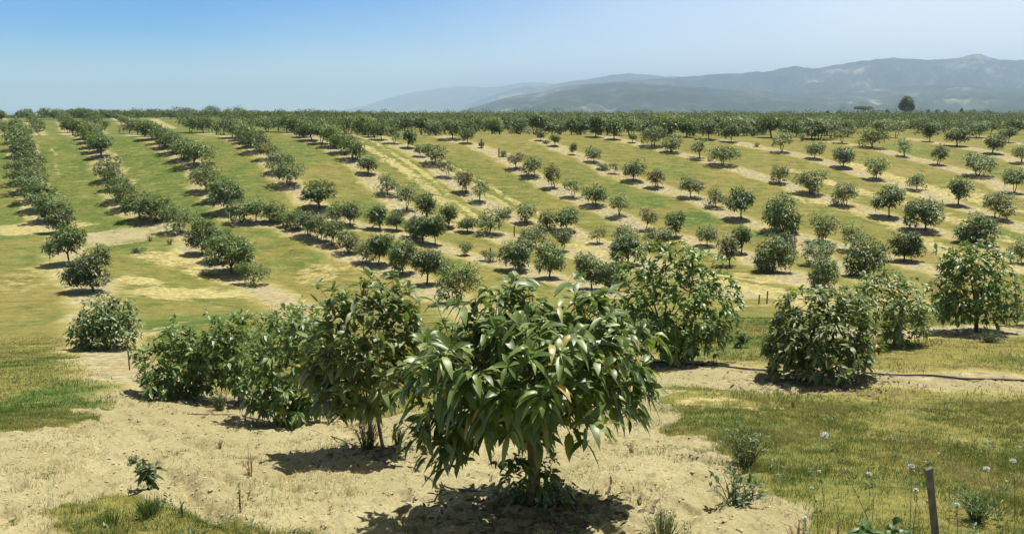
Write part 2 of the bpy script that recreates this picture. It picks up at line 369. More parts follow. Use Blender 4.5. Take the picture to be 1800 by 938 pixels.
# ground strip of each row, polyline in photograph pixels then laid on the terrain
STRIPS = [
    [(945, 886), (800, 835), (660, 792), (500, 742), (420, 707), (310, 690), (235, 650), (190, 612), (165, 513), (122, 465), (108, 408), (84, 389), (60, 353), (50, 320), (45, 289), (36, 262), (31, 239)],
    [(560, 560), (447, 503), (408, 482), (355, 447), (318, 408), (272, 391), (226, 367), (204, 333), (190, 300), (179, 276), (166, 258), (151, 244), (128, 237)],
    [(860, 560), (808, 532), (750, 501), (707, 481), (640, 463), (583, 432), (543, 415), (504, 398), (450, 391), (425, 390), (402, 372), (362, 336), (341, 291), (305, 269), (281, 252), (255, 240), (228, 235)],
    [(1080, 520), (1040, 505), (967, 488), (916, 471), (860, 458), (765, 432), (728, 418), (669, 402), (614, 398), (562, 367), (508, 326), (473, 280), (440, 259), (408, 242), (358, 234)],
    [(1180, 480), (1103, 465), (1050, 450), (990, 441), (943, 435), (861, 411), (790, 401), (750, 387), (715, 371), (681, 343), (647, 305), (622, 281), (583, 259), (548, 247), (506, 234)],
    [(1300, 520), (1180, 480), (1096, 440), (1052, 428), (996, 406), (922, 392), (892, 381), (843, 355), (788, 312), (762, 289), (716, 260), (671, 246), (615, 235)],
    [(1448, 507), (1357, 470), (1304, 446), (1243, 432), (1188, 417), (1135, 405), (1088, 381), (1008, 347), (937, 310), (885, 275), (846, 260), (795, 245), (766, 238)],
    [(1560, 500), (1520, 485), (1436, 450), (1375, 408), (1303, 386), (1258, 365), (1214, 347), (1154, 330), (1080, 305), (1044, 285), (1007, 272), (950, 247)],
    [(1700, 490), (1588, 460), (1498, 442), (1445, 426), (1375, 408)],
    [(1850, 480), (1715, 425), (1627, 405), (1563, 382), (1487, 361), (1425, 341), (1370, 322), (1270, 291), (1230, 279), (1180, 268), (1111, 251), (1079, 245), (1015, 237)],
    [(1860, 420), (1752, 385), (1684, 361), (1611, 334), (1540, 315), (1482, 294), (1432, 279), (1374, 267), (1285, 250), (1246, 245)],
    [(1860, 360), (1783, 338), (1718, 309), (1650, 290), (1590, 275), (1533, 260), (1480, 252), (1433, 246)],
    [(1860, 305), (1796, 287), (1744, 268), (1682, 257), (1634, 249), (1575, 242)],
    [(1860, 262), (1773, 250), (1719, 242), (1660, 236)],
    [(1000, 628), (1175, 637), (1420, 664), (1620, 663), (1860, 672)],
    [(1450, 585), (1590, 590), (1715, 582), (1860, 575)],
]
FAR_ROWS = [[(69, 238), (58, 220), (50, 207)], [(122, 238), (112, 218), (104, 207)], [(178, 236), (166, 218), (150, 206)], [(232, 226), (214, 214), (200, 207)], [(300, 226), (275, 214), (250, 206)], [(8, 238), (4, 222), (0, 208)], [(430, 226), (400, 215), (370, 206)]]
def onland(pl): return [at(*p) for p in pl]
W_STRIPS = [onland(s) for s in STRIPS + FAR_ROWS]
# pale wheel tracks and straw bands: (polyline, half width in metres, strength)
TRACKS = [
    ([(606, 242), (650, 262), (700, 292), (745, 325), (785, 360), (815, 392)], 1.0, 1.0),
    ([(630, 240), (690, 268), (740, 300), (790, 345), (850, 392)], 0.5, 0.8),
    ([(730, 258), (790, 290), (850, 322), (900, 352), (950, 378), (1010, 405), (1100, 435)], 0.45, 1.0),
    ([(722, 262), (780, 297), (840, 330), (890, 360), (940, 388), (1000, 415), (1150, 455), (1340, 495)], 0.45, 1.0),
    ([(860, 420), (950, 440), (1060, 465), (1180, 485)], 0.45, 0.9),
    ([(1000, 430), (1100, 452), (1200, 478), (1420, 520), (1600, 545)], 0.9, 0.9),
    ([(1290, 480), (1400, 500), (1560, 525), (1700, 535)], 1.1, 0.8),
    ([(1290, 500), (1400, 528), (1530, 548)], 0.8, 0.9),
    ([(1385, 298), (1440, 315), (1520, 338), (1610, 362), (1700, 395), (1800, 430)], 1.3, 0.8),
    ([(1440, 352), (1520, 374), (1600, 410), (1665, 442), (1800, 480)], 1.4, 0.8),
    ([(1500, 290), (1600, 320), (1680, 345), (1790, 372)], 1.5, 0.9),
    ([(1490, 330), (1560, 350), (1640, 372), (1740, 402)], 1.2, 0.9),
    ([(1290, 545), (1380, 530), (1500, 560)], 0.8, 0.6),
    ([(60, 250), (66, 300), (88, 350), (115, 390)], 0.6, 0.7),
    ([(16, 245), (22, 300), (34, 350), (50, 390)], 0.5, 0.7),
    ([(92, 262), (100, 290), (108, 312)], 0.3, 0.55),
    ([(196, 262), (222, 305), (250, 345)], 0.5, 0.45),
    ([(345, 285), (385, 325), (430, 375)], 0.6, 0.7),
    ([(150, 640), (170, 560), (200, 520)], 0.5, 0.7),
    ([(215, 205), (232, 212), (250, 220)], 0.8, 1.0),
]
W_TRACKS = [(onland(p), w, s) for p, w, s in TRACKS]
# patches: (x, y, rx, ry) in photograph pixels, kind, strength, turned into ellipses on the terrain
PATCH = [
    (60, 402, 90, 14, "straw", 1.0), (210, 415, 95, 22, "soil", 0.62), (300, 452, 90, 20, "straw", 0.8), (240, 492, 60, 12, "straw", 1.0), (330, 515, 130, 14, "straw", 0.9),
    (90, 475, 70, 35, "straw", 0.35), (380, 470, 60, 25, "straw", 0.6), (45, 330, 60, 60, "green", 0.3),
    (330, 565, 90, 24, "green", 1.0), (240, 430, 30, 8, "green", 1.0), (90, 700, 120, 40, "green", 0.9), (30, 640, 50, 20, "green", 0.6), (70, 560, 80, 40, "green", 0.35), (30, 460, 50, 30, "green", 0.4),
    (150, 300, 40, 60, "green", 0.5), (330, 330, 45, 45, "green", 0.7), (250, 280, 30, 30, "green", 0.6), (120, 260, 30, 30, "green", 0.6), (10, 300, 20, 60, "green", 0.8), (160, 345, 40, 40, "green", 0.6),
    (360, 365, 30, 18, "green", 1.0), (520, 455, 60, 20, "green", 0.6), (560, 480, 60, 20, "straw", 0.5), (470, 340, 40, 30, "green", 0.3), (780, 470, 60, 20, "green", 0.6), (660, 360, 50, 35, "green", 0.35),
    (900, 455, 40, 14, "green", 0.7), (700, 550, 60, 20, "gold", 0.6), (840, 440, 60, 12, "gold", 0.6),
    (1230, 385, 60, 18, "green", 1.0), (1330, 405, 60, 14, "green", 1.0), (1140, 352, 50, 18, "green", 0.7), (1090, 330, 60, 16, "green", 0.6), (1000, 300, 60, 16, "green", 0.3), (1420, 430, 60, 14, "green", 0.6),
    (1740, 410, 60, 14, "green", 0.9), (1630, 430, 30, 10, "green", 0.8), (1770, 300, 50, 16, "green", 0.4), (1200, 300, 80, 16, "green", 0.5), (1650, 265, 120, 12, "green", 0.4), (1500, 480, 300, 14, "green", 0.3),
    (1560, 300, 80, 12, "gold", 0.8), (1300, 300, 120, 14, "gold", 0.5), (1650, 450, 60, 14, "gold", 0.7), (560, 310, 50, 40, "gold", 0.6), (900, 290, 60, 30, "gold", 0.3), (500, 370, 50, 30, "gold", 0.5), (430, 270, 40, 30, "gold", 0.4),
    (1450, 350, 90, 14, "straw", 0.5), (1660, 340, 90, 16, "straw", 0.7), (1270, 700, 120, 14, "straw", 0.55), (1620, 700, 200, 12, "gold", 0.4), (1700, 640, 120, 14, "gold", 0.7), (1300, 560, 70, 14, "green", 0.6),
    (1500, 625, 120, 8, "gold", 0.5), (1350, 600, 60, 12, "green", 0.7), (1750, 610, 120, 10, "gold", 0.5), (20, 560, 60, 30, "gold", 0.5), (60, 520, 60, 14, "gold", 0.5), (250, 590, 40, 30, "straw", 0.5),
]
def soften(px, py, rx, ry):
    c = at(px, py); k = pxm(c)
    a, b = at(px, py - ry), at(px, py + ry)
    return c.x, c.y, rx * k, max(abs(a.y - b.y) / 2, 0.4)
W_PATCH = [(*soften(*p[:4]), p[4], p[5]) for p in PATCH]
SOIL_POLY = [at(*p) for p in [(-260, 752), (130, 742), (215, 700), (240, 668), (330, 690), (450, 690), (700, 720), (1010, 700), (1130, 668), (1175, 700), (1180, 745), (1270, 775), (1320, 800), (1260, 838), (1390, 870), (1440, 905), (1540, 960), (1560, 1100), (900, 1600), (-400, 1300)]]
SOIL_POLY = [(p.x, p.y) for p in SOIL_POLY]
ROW2_POLY = [(at(*p).x, at(*p).y) for p in [(1000, 640), (1130, 650), (1230, 645), (1400, 655), (1560, 655), (1700, 668), (2000, 678), (2000, 690), (1700, 684), (1560, 682), (1400, 690), (1180, 672), (1000, 670)]]
GRASS_LL = [(at(*p).x, at(*p).y) for p in [(150, 885), (210, 862), (270, 868), (320, 890), (440, 905), (520, 950), (480, 1200), (60, 1200), (90, 930)]]

def seg_dist(X, Y, pl):
    d = np.full(X.shape, 50.0)
    P = np.array([(p[0], p[1]) for p in pl])
    m = (X > P[:, 0].min() - 8) & (X < P[:, 0].max() + 8) & (Y > P[:, 1].min() - 8) & (Y < P[:, 1].max() + 8)
    if not m.any(): return d
    x, y = X[m], Y[m]; dd = np.full(x.shape, 50.0)
    for (ax, ay), (bx, by) in zip(P[:-1], P[1:]):
        vx, vy = bx - ax, by - ay
        t = np.clip(((x - ax) * vx + (y - ay) * vy) / (vx * vx + vy * vy + 1e-9), 0, 1)
        dd = np.minimum(dd, np.hypot(x - ax - t * vx, y - ay - t * vy))
    d[m] = dd
    return d
def inpoly(X, Y, pl):
    c = np.zeros(X.shape, bool); n = len(pl)
    for i in range(n):
        (x1, y1), (x2, y2) = pl[i], pl[(i + 1) % n]
        k = ((y1 > Y) != (y2 > Y)) & (X < (x2 - x1) * (Y - y1) / (y2 - y1 + 1e-12) + x1)
        c ^= k
    return c
def sdpoly(X, Y, pl):
    """soft signed distance: positive inside, metres"""
    d = seg_dist(X, Y, pl + [pl[0]])
    return np.where(inpoly(X, Y, pl), d, -d)
def zones(X, Y):
    X = np.asarray(X, float).ravel(); Y = np.asarray(Y, float).ravel()
    wx = X + 0.5 * fbm(X / 1.7, Y / 1.7, 3); wy = Y + 0.8 * fbm(X / 2.3 + 40, Y / 2.3, 3)
    row = np.full(X.shape, 9.0)
    for s in W_STRIPS: row = np.minimum(row, seg_dist(wx, wy, s))
    straw = np.zeros(X.shape); green = 0.55 * (1 - sstep(-.40, .10, X / np.maximum(Y, 1))) * sstep(55, 75, Y); gold = np.zeros(X.shape); soil = np.zeros(X.shape)
    for s, w, k in W_TRACKS: straw = np.maximum(straw, k * (1 - sstep(w * 0.2, w * 1.4, seg_dist(X + 0.5 * (wx - X), wy, s) + 0.4 * w * fbm(X / 1.3, Y / 2.5, 3))) * np.clip(0.9 + 1.2 * fbm(X / 3 + 9, Y / 5, 3), 0.6, 1))
    row = row + 0.18 * (1 - sstep(-.45, -.1, X / np.maximum(Y, 1))) * sstep(40, 60, Y)
    arr = {"straw": straw, "green": green, "gold": gold, "soil": soil}
    for cx, cy, rx, ry, kd, k in W_PATCH:
        r = np.hypot((wx - cx) / rx, (wy - cy) / ry) + 0.5 * fbm(X / (rx * 0.6 + .1), Y / (ry * 0.6 + .1), 3)
        a = arr[kd]; a[:] = np.maximum(a, k * (1 - sstep(0.45, 1.15, r)))
    n = fbm(X / 0.9, Y / 0.9, 4)
    far = sstep(20, 40, Y)
    s1 = sstep(-0.25, 0.25, sdpoly(wx, wy, SOIL_POLY) + 0.8 * n * (1 - far))
    s2 = sstep(-0.2, 0.2, sdpoly(wx, wy, ROW2_POLY) + 0.5 * n) * 0.9
    g1 = sstep(-0.3, 0.2, sdpoly(wx, wy, GRASS_LL) + 0.5 * n)
    soil = np.maximum(np.maximum(soil, s1 * (1 - g1)), s2)
    return row, np.clip(straw, 0, 1), np.clip(green, 0, 1), np.clip(gold, 0, 1), np.clip(soil, 0, 1), g1

# ---- ground sheet
gy = np.concatenate([-np.geomspace(80, 3, 14), np.linspace(-2, 4, 10), np.geomspace(4.4, 6, 8), np.geomspace(6.1, 30, 420), np.geomspace(30.3, 150, 430), np.geomspace(152, 400, 60), np.geomspace(420, 22000, 50)])
gu = np.concatenate([np.linspace(-1.1, -0.72, 16), np.linspace(-0.70, 0.70, 620), np.linspace(0.72, 1.1, 16)])
GU, GY = np.meshgrid(gu, gy)
GX = GU * np.sqrt(GY * GY + 9)
GZ = H(GX, GY)
row, straw, green, gold, soil, gll = [a.reshape(GX.shape) for a in zones(GX, GY)]
nr = (1 - sstep(14, 26, GY)) * sstep(3, 6, GY)
clod = fbm(GX / 0.16, GY / 0.16, 4, 0.6)
mound = np.exp(-(row / 1.1) ** 2)
GZ = GZ + nr * (soil * (0.055 * clod + 0.10 * fbm(GX / 0.55, GY / 0.55, 3)) + (1 - soil) * 0.03 * fbm(GX / 0.3, GY / 0.3, 3))
# shallow rut and erosion gully that cross the bare soil
RUT = [at(*p) for p in [(120, 850), (250, 790), (300, 830), (380, 890), (470, 980)]]
rd = seg_dist(GX.ravel() + 0.25 * fbm(GX / .5, GY / .5, 3).ravel(), GY.ravel(), RUT).reshape(GX.shape)
GZ = GZ - 0.11 * np.exp(-(rd / 0.13) ** 2) * nr + 0.05 * np.exp(-((rd - 0.4) / 0.2) ** 2) * nr
for k_ in ([(-60, 930), (90, 850), (215, 770), (300, 715)], [(215, 700), (330, 770), (430, 860), (540, 980)], [(60, 800), (150, 770), (230, 735)], [(1080, 900), (1200, 830), (1320, 815)]):
    r2 = seg_dist(GX.ravel() + 0.22 * fbm(GX / .4, GY / .4, 3).ravel(), GY.ravel(), [at(*p) for p in k_]).reshape(GX.shape)
    GZ = GZ - 0.055 * np.exp(-(r2 / 0.10) ** 2) * nr + 0.03 * np.exp(-((r2 - 0.28) / 0.13) ** 2) * nr
GZ = GZ + (0.10 * mound - 0.10) * nr
tr_ = fbm(GX / 0.33 + 7, GY / 0.33, 2)
GZ = GZ - nr * soil * 0.05 * sstep(0.10, 0.30, tr_)
m_, n_ = GX.shape
idx = np.arange(m_ * n_).reshape(m_, n_)
quads = np.stack([idx[:-1, :-1], idx[:-1, 1:], idx[1:, 1:], idx[1:, :-1]], -1).reshape(-1, 4)

def ground_mat():
    m, nt, b, L = mat("orchard_ground")
    A = lambda k: N(nt, "ShaderNodeAttribute", attribute_name=k).outputs["Fac"]
    g = N(nt, "ShaderNodeNewGeometry"); P = g.outputs["Position"]
    def noise(s, d=4.0, r=0.55, scl=(1, 1, 1)):
        mp = N(nt, "ShaderNodeMapping"); mp.inputs["Scale"].default_value = scl
        n = N(nt, "ShaderNodeTexNoise", i_Scale=float(s), i_Detail=float(d), i_Roughness=float(r))
        L(P, mp.inputs[0]); L(mp.outputs[0], n.inputs["Vector"]); return n.outputs[0]
    def math_(op, a, c):
        n = N(nt, "ShaderNodeMath", operation=op)
        for k, v in enumerate((a, c)):
            if isinstance(v, (int, float)): n.inputs[k].default_value = v
            else: L(v, n.inputs[k])
        return n.outputs[0]
    def rng_(v, a, c, lo=0.0, hi=1.0):
        n = N(nt, "ShaderNodeMapRange"); n.interpolation_type = "SMOOTHSTEP"
        L(v, n.inputs[0])
        for k, x in (("From Min", a), ("From Max", c), ("To Min", lo), ("To Max", hi)): n.inputs[k].default_value = x
        return n.outputs[0]
    def mix(f, a, c):
        n = N(nt, "ShaderNodeMix", data_type="RGBA")
        for s, v in (("Factor", f), ("A", a), ("B", c)):
            if isinstance(v, tuple): n.inputs[s].default_value = (*v, 1)
            elif isinstance(v, float): n.inputs[s].default_value = v
            else: L(v, n.inputs[s])
        return n.outputs[2]
    big, mid, fine, tiny = noise(0.06, 4), noise(0.45, 5, 0.6), noise(3.0, 6, 0.65), noise(22, 5, 0.7)
    tuft = noise(9, 4, 0.7); mid2 = noise(1.0, 6, 0.75, (0.7, 1.3, 1))
    # grass: olive to golden, greener where asked
    gmix = math_("ADD", math_("MULTIPLY", big, 0.75), math_("MULTIPLY", mid, 0.75))
    gmix = math_("ADD", gmix, math_("MULTIPLY", A("gold"), 0.30))
    gmix = math_("SUBTRACT", gmix, math_("MULTIPLY", A("green"), 0.42))
    r = ramp(nt, [(0.34, (0.062, 0.122, 0.018)), (0.52, (0.124, 0.156, 0.030)), (0.74, (0.205, 0.182, 0.045)), (0.97, (0.27, 0.21, 0.066))])
    L(gmix, r.inputs[0]); grass = r.outputs[0]
    grass = mix(rng_(mid2, 0.50, 0.64, 0.0, 0.55), grass, (0.30, 0.265, 0.095))
    grass = mix(rng_(mid2, 0.50, 0.36, 0.0, 0.75), grass, (0.060, 0.085, 0.020))
    grass = mix(rng_(fine, 0.42, 0.78, 0.0, 0.5), grass, (0.34, 0.29, 0.095))
    grass = mix(rng_(tuft, 0.42, 0.72, 0.0, 0.55), grass, (0.055, 0.085, 0.014))
    strawc = mix(rng_(fine, .3, .7), (0.26, 0.215, 0.07), (0.56, 0.48, 0.22))
    soilc = mix(rng_(mid, .3, .7), (0.335, 0.292, 0.150), (0.435, 0.385, 0.215))
    soilc = mix(rng_(tiny, 0.3, 0.62, 0.6, 0.0), soilc, (0.22, 0.17, 0.08))
    soilc = mix(rng_(fine, 0.55, 0.75, 0.0, 0.45), soilc, (0.55, 0.475, 0.27))
    greyc = mix(rng_(fine, .3, .7), (0.19, 0.165, 0.09), (0.48, 0.42, 0.26))
    greyc = mix(rng_(mid, 0.48, 0.66, 0.0, 0.6), greyc, (0.34, 0.225, 0.085))
    n1 = math_("MULTIPLY", math_("SUBTRACT", fine, 0.5), 2.6)
    n2 = math_("MULTIPLY", math_("SUBTRACT", mid, 0.5), 2.6)
    rd = math_("ADD", A("row"), math_("ADD", math_("MULTIPLY", math_("SUBTRACT", mid2, 0.5), 2.4), math_("ADD", n1, n2)))
    n3 = math_("MULTIPLY", math_("SUBTRACT", mid2, 0.5), 2.2)
    c = mix(rng_(math_("ADD", A("straw"), math_("ADD", n3, math_("MULTIPLY", n1, 0.4))), 0.2, 0.8, 0.0, 0.9), grass, strawc)
    c = mix(rng_(rd, 1.0, 1.9, 0.85, 0.0), c, strawc)
    c = mix(rng_(rd, 0.6, 1.3, 0.92, 0.0), c, greyc)
    c = mix(rng_(math_("ADD", A("soil"), math_("ADD", math_("MULTIPLY", n3, 0.45), math_("MULTIPLY", n1, 0.4))), 0.3, 0.65, 0.0, 1.0), c, soilc)
    L(c, b.inputs["Base Color"])
    b.inputs["Roughness"].default_value = 0.95
    b.inputs["Specular IOR Level"].default_value = 0.15
    h = math_("ADD", math_("MULTIPLY", tuft, 0.5), math_("MULTIPLY", tiny, 0.35))
    h = math_("ADD", h, math_("MULTIPLY", fine, 1.1))
    bu = N(nt, "ShaderNodeBump", i_Strength=0.75, i_Distance=0.05); L(h, bu.inputs["Height"]); L(bu.outputs[0], b.inputs["Normal"])
    return m
M_GROUND = ground_mat()
# a whole ring of things to keep the far row strips thin
ground = obj("ground", mesh_np("ground", np.stack([GX, GY, GZ], -1).reshape(-1, 3), [(quads, 0)], [M_GROUND],
             attrs={"row": row.ravel(), "straw": straw.ravel(), "green": green.ravel(), "gold": gold.ravel(), "soil": soil.ravel()}))
tag(ground, "grassy orchard hillside with pale bare strips under the tree rows", kind="structure")

# exact ground height for things that stand near the camera
def gz(x, y):
    j = np.clip(np.searchsorted(gy, y) - 1, 0, len(gy) - 2)
    fy = (y - gy[j]) / (gy[j + 1] - gy[j])
    u = x / np.sqrt(y * y + 9)
    i = np.clip(np.searchsorted(gu, u) - 1, 0, len(gu) - 2)
    fx = (u - gu[i]) / (gu[i + 1] - gu[i])
    z = GZ
    return (z[j, i] * (1 - fx) + z[j, i + 1] * fx) * (1 - fy) + (z[j + 1, i] * (1 - fx) + z[j + 1, i + 1] * fx) * fy
def foot(px, py, sink=0.0):
    p = at(px, py); p.z = float(gz(p.x, p.y)) - sink
    return p

# ------------------------------------------------------------------ mountains
def mountain(name, Y0, depth_, pts, label, seed, rough=1.0):
    P = np.array(pts, float)
    us = np.linspace(ray(P[0, 0], 190)[0], ray(P[-1, 0], 190)[0], 420)
    pyv = np.interp(us, [ray(p, 190)[0] for p in P[:, 0]], P[:, 1])
    k = np.exp(-0.5 * (np.arange(-6, 7) / 2.0) ** 2); k /= k.sum()
    pyv = np.convolve(np.pad(pyv, 6, mode="edge"), k, mode="valid")
    crest = np.array([ray(900, q)[1] for q in pyv])
    vs = np.concatenate([np.linspace(0, 1, 60), np.linspace(1.05, 1.8, 16)])
    UU, VV = np.meshgrid(us, vs)
    YY = Y0 - depth_ * (1 - VV)
    XX = UU * YY
    peak = np.maximum(crest * Y0 + 55, 4)[None]
    sc = depth_ / 5.0
    rid = 1 - np.abs(fbm(XX / sc + seed, YY / sc + seed * 2, 5, 0.55)) * 2.2
    shape = np.where(VV <= 1, np.clip(VV, 0, 1) ** 1.05, np.clip(1 - (VV - 1) * 0.9, 0, 1))
    w = np.clip(np.where(VV <= 1, VV * (1 - VV) * 4, 0), 0, 1)
    ZZ = -55 + peak * (shape + 0.40 * w * (rid - 0.72) * rough)
    ZZ = ZZ + peak * 0.030 * fbm(XX / 110 + seed, YY / 110, 4, 0.65) * (VV > 0)
    n0, n1 = ZZ.shape
    I = np.arange(n0 * n1).reshape(n0, n1)
    q = np.stack([I[:-1, :-1], I[:-1, 1:], I[1:, 1:], I[1:, :-1]], -1).reshape(-1, 4)
    return tag(obj(name, mesh_np(name, np.stack([XX, YY, ZZ], -1).reshape(-1, 3), [(q, 0)], [M_MOUNT])), label, kind="structure")
def mount_mat():
    m, nt, b, L = mat("mountain_side")
    g = N(nt, "ShaderNodeNewGeometry")
    n = N(nt, "ShaderNodeTexNoise", i_Scale=0.0016, i_Detail=8.0, i_Roughness=0.62)
    n2 = N(nt, "ShaderNodeTexNoise", i_Scale=0.014, i_Detail=6.0, i_Roughness=0.75)
    a = N(nt, "ShaderNodeMath", operation="MULTIPLY_ADD"); a.inputs[1].default_value = 0.5
    r = ramp(nt, [(0.56, (0.012, 0.022, 0.016)), (0.78, (0.030, 0.042, 0.028)), (0.86, (0.085, 0.09, 0.065)), (0.93, (0.30, 0.27, 0.17))])
    L(g.outputs["Position"], n.inputs["Vector"]); L(g.outputs["Position"], n2.inputs["Vector"])
    L(n2.outputs[0], a.inputs[0]); L(n.outputs[0], a.inputs[2]); L(a.outputs[0], r.inputs[0]); L(r.outputs[0], b.inputs["Base Color"])
    b.inputs["Roughness"].default_value = 1.0; b.inputs["Specular IOR Level"].default_value = 0.05
    return m
M_MOUNT = mount_mat()
mountain("mountain_spur", 5200, 2400, [(795, 199), (830, 190), (870, 178), (900, 169), (950, 163), (1000, 151), (1080, 144), (1130, 147), (1200, 151), (1300, 158), (1400, 165), (1500, 160), (1560, 153), (1620, 150), (1700, 150), (1800, 156), (1950, 160), (2150, 175)], "long lower mountain slope with pale clearings behind the orchard horizon", 3.1)
mountain("mountain_ridge", 7200, 1900, [(980, 160), (1040, 150), (1100, 142), (1200, 135), (1300, 128), (1350, 126), (1390, 116), (1420, 122), (1480, 111), (1560, 101), (1640, 106), (1680, 102), (1705, 94), (1740, 104), (1800, 106), (1900, 100), (2150, 120)], "high blue mountain ridge with a small pointed peak", 8.7)
mountain("distant_mountain", 10500, 2400, [(820, 185), (880, 163), (920, 152), (960, 149), (1000, 144), (1040, 138), (1095, 129), (1150, 133), (1250, 138), (1400, 150), (1600, 160)], "hazy blue mountain behind the long lower slope", 14.9)
mountain("far_mountain", 15500, 3600, [(545, 199), (600, 193), (640, 186), (680, 173), (730, 161), (800, 152), (870, 153), (930, 144), (970, 148), (1020, 146), (1200, 160)], "faintest mountain range fading into the haze", 21.3)
mountain("low_hill", 4200, 900, [(235, 200), (285, 197.5), (310, 196), (345, 196.5), (375, 198.5), (410, 200)], "small dark bluish hill just showing behind the skyline trees", 31.0)

# ------------------------------------------------------------------ trees
def crown_geo(mb, lobes, nwh, k, Lf, fine, seed, center, m_leaf=0, m_twig=1, droop=(0.15, 1.05), twigs=True, out=0.75, wide=(0.29, 0.39)):
    r_ = np.random.default_rng(seed)
    Lb = np.array(lobes, float)
    wgt = (Lb[:, 3] * Lb[:, 4] + Lb[:, 3] * Lb[:, 5] + Lb[:, 4] * Lb[:, 5]); wgt /= wgt.sum()
    n = int(nwh * 1.7)
    li = r_.choice(len(Lb), n, p=wgt)
    d = unit(r_.normal(size=(n, 3)))
    fr = np.where(r_.random(n) < 0.72, r_.uniform(0.8, 1.04, n), r_.uniform(0.3, 0.8, n))
    C = Lb[li, :3] + d * Lb[li, 3:6] * fr[:, None]
    inside = np.zeros(n)
    for l in Lb:
        q = np.linalg.norm((C - l[:3]) / l[3:6], axis=1)
        inside = np.maximum(inside, (q < 0.72).astype(float) * (np.arange(n) >= 0))
    own = fr < 0.72
    keep = (~((inside > 0) & ~own)) | (r_.random(n) < 0.25)
    C, d, li = C[keep][:nwh], d[keep][:nwh], li[keep][:nwh]
    # drop a few patches so the sky and ground show through
    g = np.array([vnoise(c[0:1] * 2.1 + seed, c[2:3] * 2.1 + c[1:2] * 1.3)[0] for c in C])
    kp = g > -0.36
    C, d, li = C[kp], d[kp], li[kp]
    n = len(C)
    sh = (r_.random(n) < 0.22) * r_.uniform(0.2, 1.0, n) * Lf * 1.1
    C = C + unit(0.6 * d + np.array([0, 0, 0.6]) + 0.3 * r_.normal(size=(n, 3))) * sh[:, None]
    outw = unit(C - np.array(center))
    ax = unit(out * outw + np.array([0, 0, 0.75]) + 0.35 * r_.normal(size=(n, 3)))
    if twigs:
        for i in range(n):
            b0 = Lb[li[i], :3]
            st = C[i] - (C[i] - b0) * min(0.75, 0.28 / (np.linalg.norm(C[i] - b0) + .01)) - np.array([0, 0, 0.05])
            mb.tube([st, (st + C[i]) / 2 - np.array([0, 0, .015]), C[i] + ax[i] * Lf * 0.12], [0.007, 0.005, 0.003], 3, m_twig)
    kk = r_.integers(max(3, k - 2), k + 3, n)
    I = np.repeat(np.arange(n), kk); N_ = len(I)
    A = ax[I]
    t1 = unit(np.cross(A, r_.normal(size=(N_, 3))))
    ang = np.radians(r_.uniform(28, 92, N_))
    D = A * np.cos(ang)[:, None] + t1 * np.sin(ang)[:, None]
    dr = r_.uniform(droop[0], droop[1], N_)
    low = (r_.random(N_) < np.clip(0.30 - 0.5 * outw[I][:, 2], 0.05, 0.55))
    D = unit(D + np.array([0, 0, -1.0]) * np.where(low, 0.7, 0.12)[:, None])
    U = unit(A * 0.8 + np.array([0, 0, 0.55]) + 0.25 * r_.normal(size=(N_, 3)))
    Ln = Lf * r_.uniform(0.62, 1.18, N_)
    W = Ln * r_.uniform(wide[0], wide[1], N_)
    P = C[I] - A * (Lf * r_.uniform(-0.1, 0.35, N_))[:, None] + D * 0.015
    V, T, Q = leaf_geo(P, D, U, Ln, W, dr, r_.uniform(0.1, 0.5, N_), fine)
    mb.add(V, [T] + ([Q] if len(Q) else []), m_leaf)
def limbs(mb, base, fork, lobes, r0, k=8, m=0, lean=(0, 0)):
    base, fork = np.array(base, float), np.array(fork, float)
    mid = (base + fork) / 2 + np.array([rng.uniform(-.03, .03), rng.uniform(-.03, .03), 0])
    mb.tube([base - [0, 0, .12], base + [0, 0, .02], base * .7 + mid * .3, mid, fork], [r0 * 1.55, r0 * 1.3, r0 * 1.05, r0 * 0.95, r0 * 0.85], k, m, 0.06)
    for l in lobes:
        e = np.array(l[:3]); q = (fork * 0.5 + e * 0.5) + np.array([0, 0, 0.10 * np.linalg.norm(e - fork)]) + rng.uniform(-.04, .04, 3)
        s0 = fork - (fork - base) * rng.uniform(0, 0.25)
        mb.tube([s0, s0 * .6 + q * .4, q, e * .9 + q * .1, e + (e - q) * 0.35], np.array([0.5, 0.4, 0.3, 0.2, 0.08]) * r0, max(4, k - 3), m, 0.05)

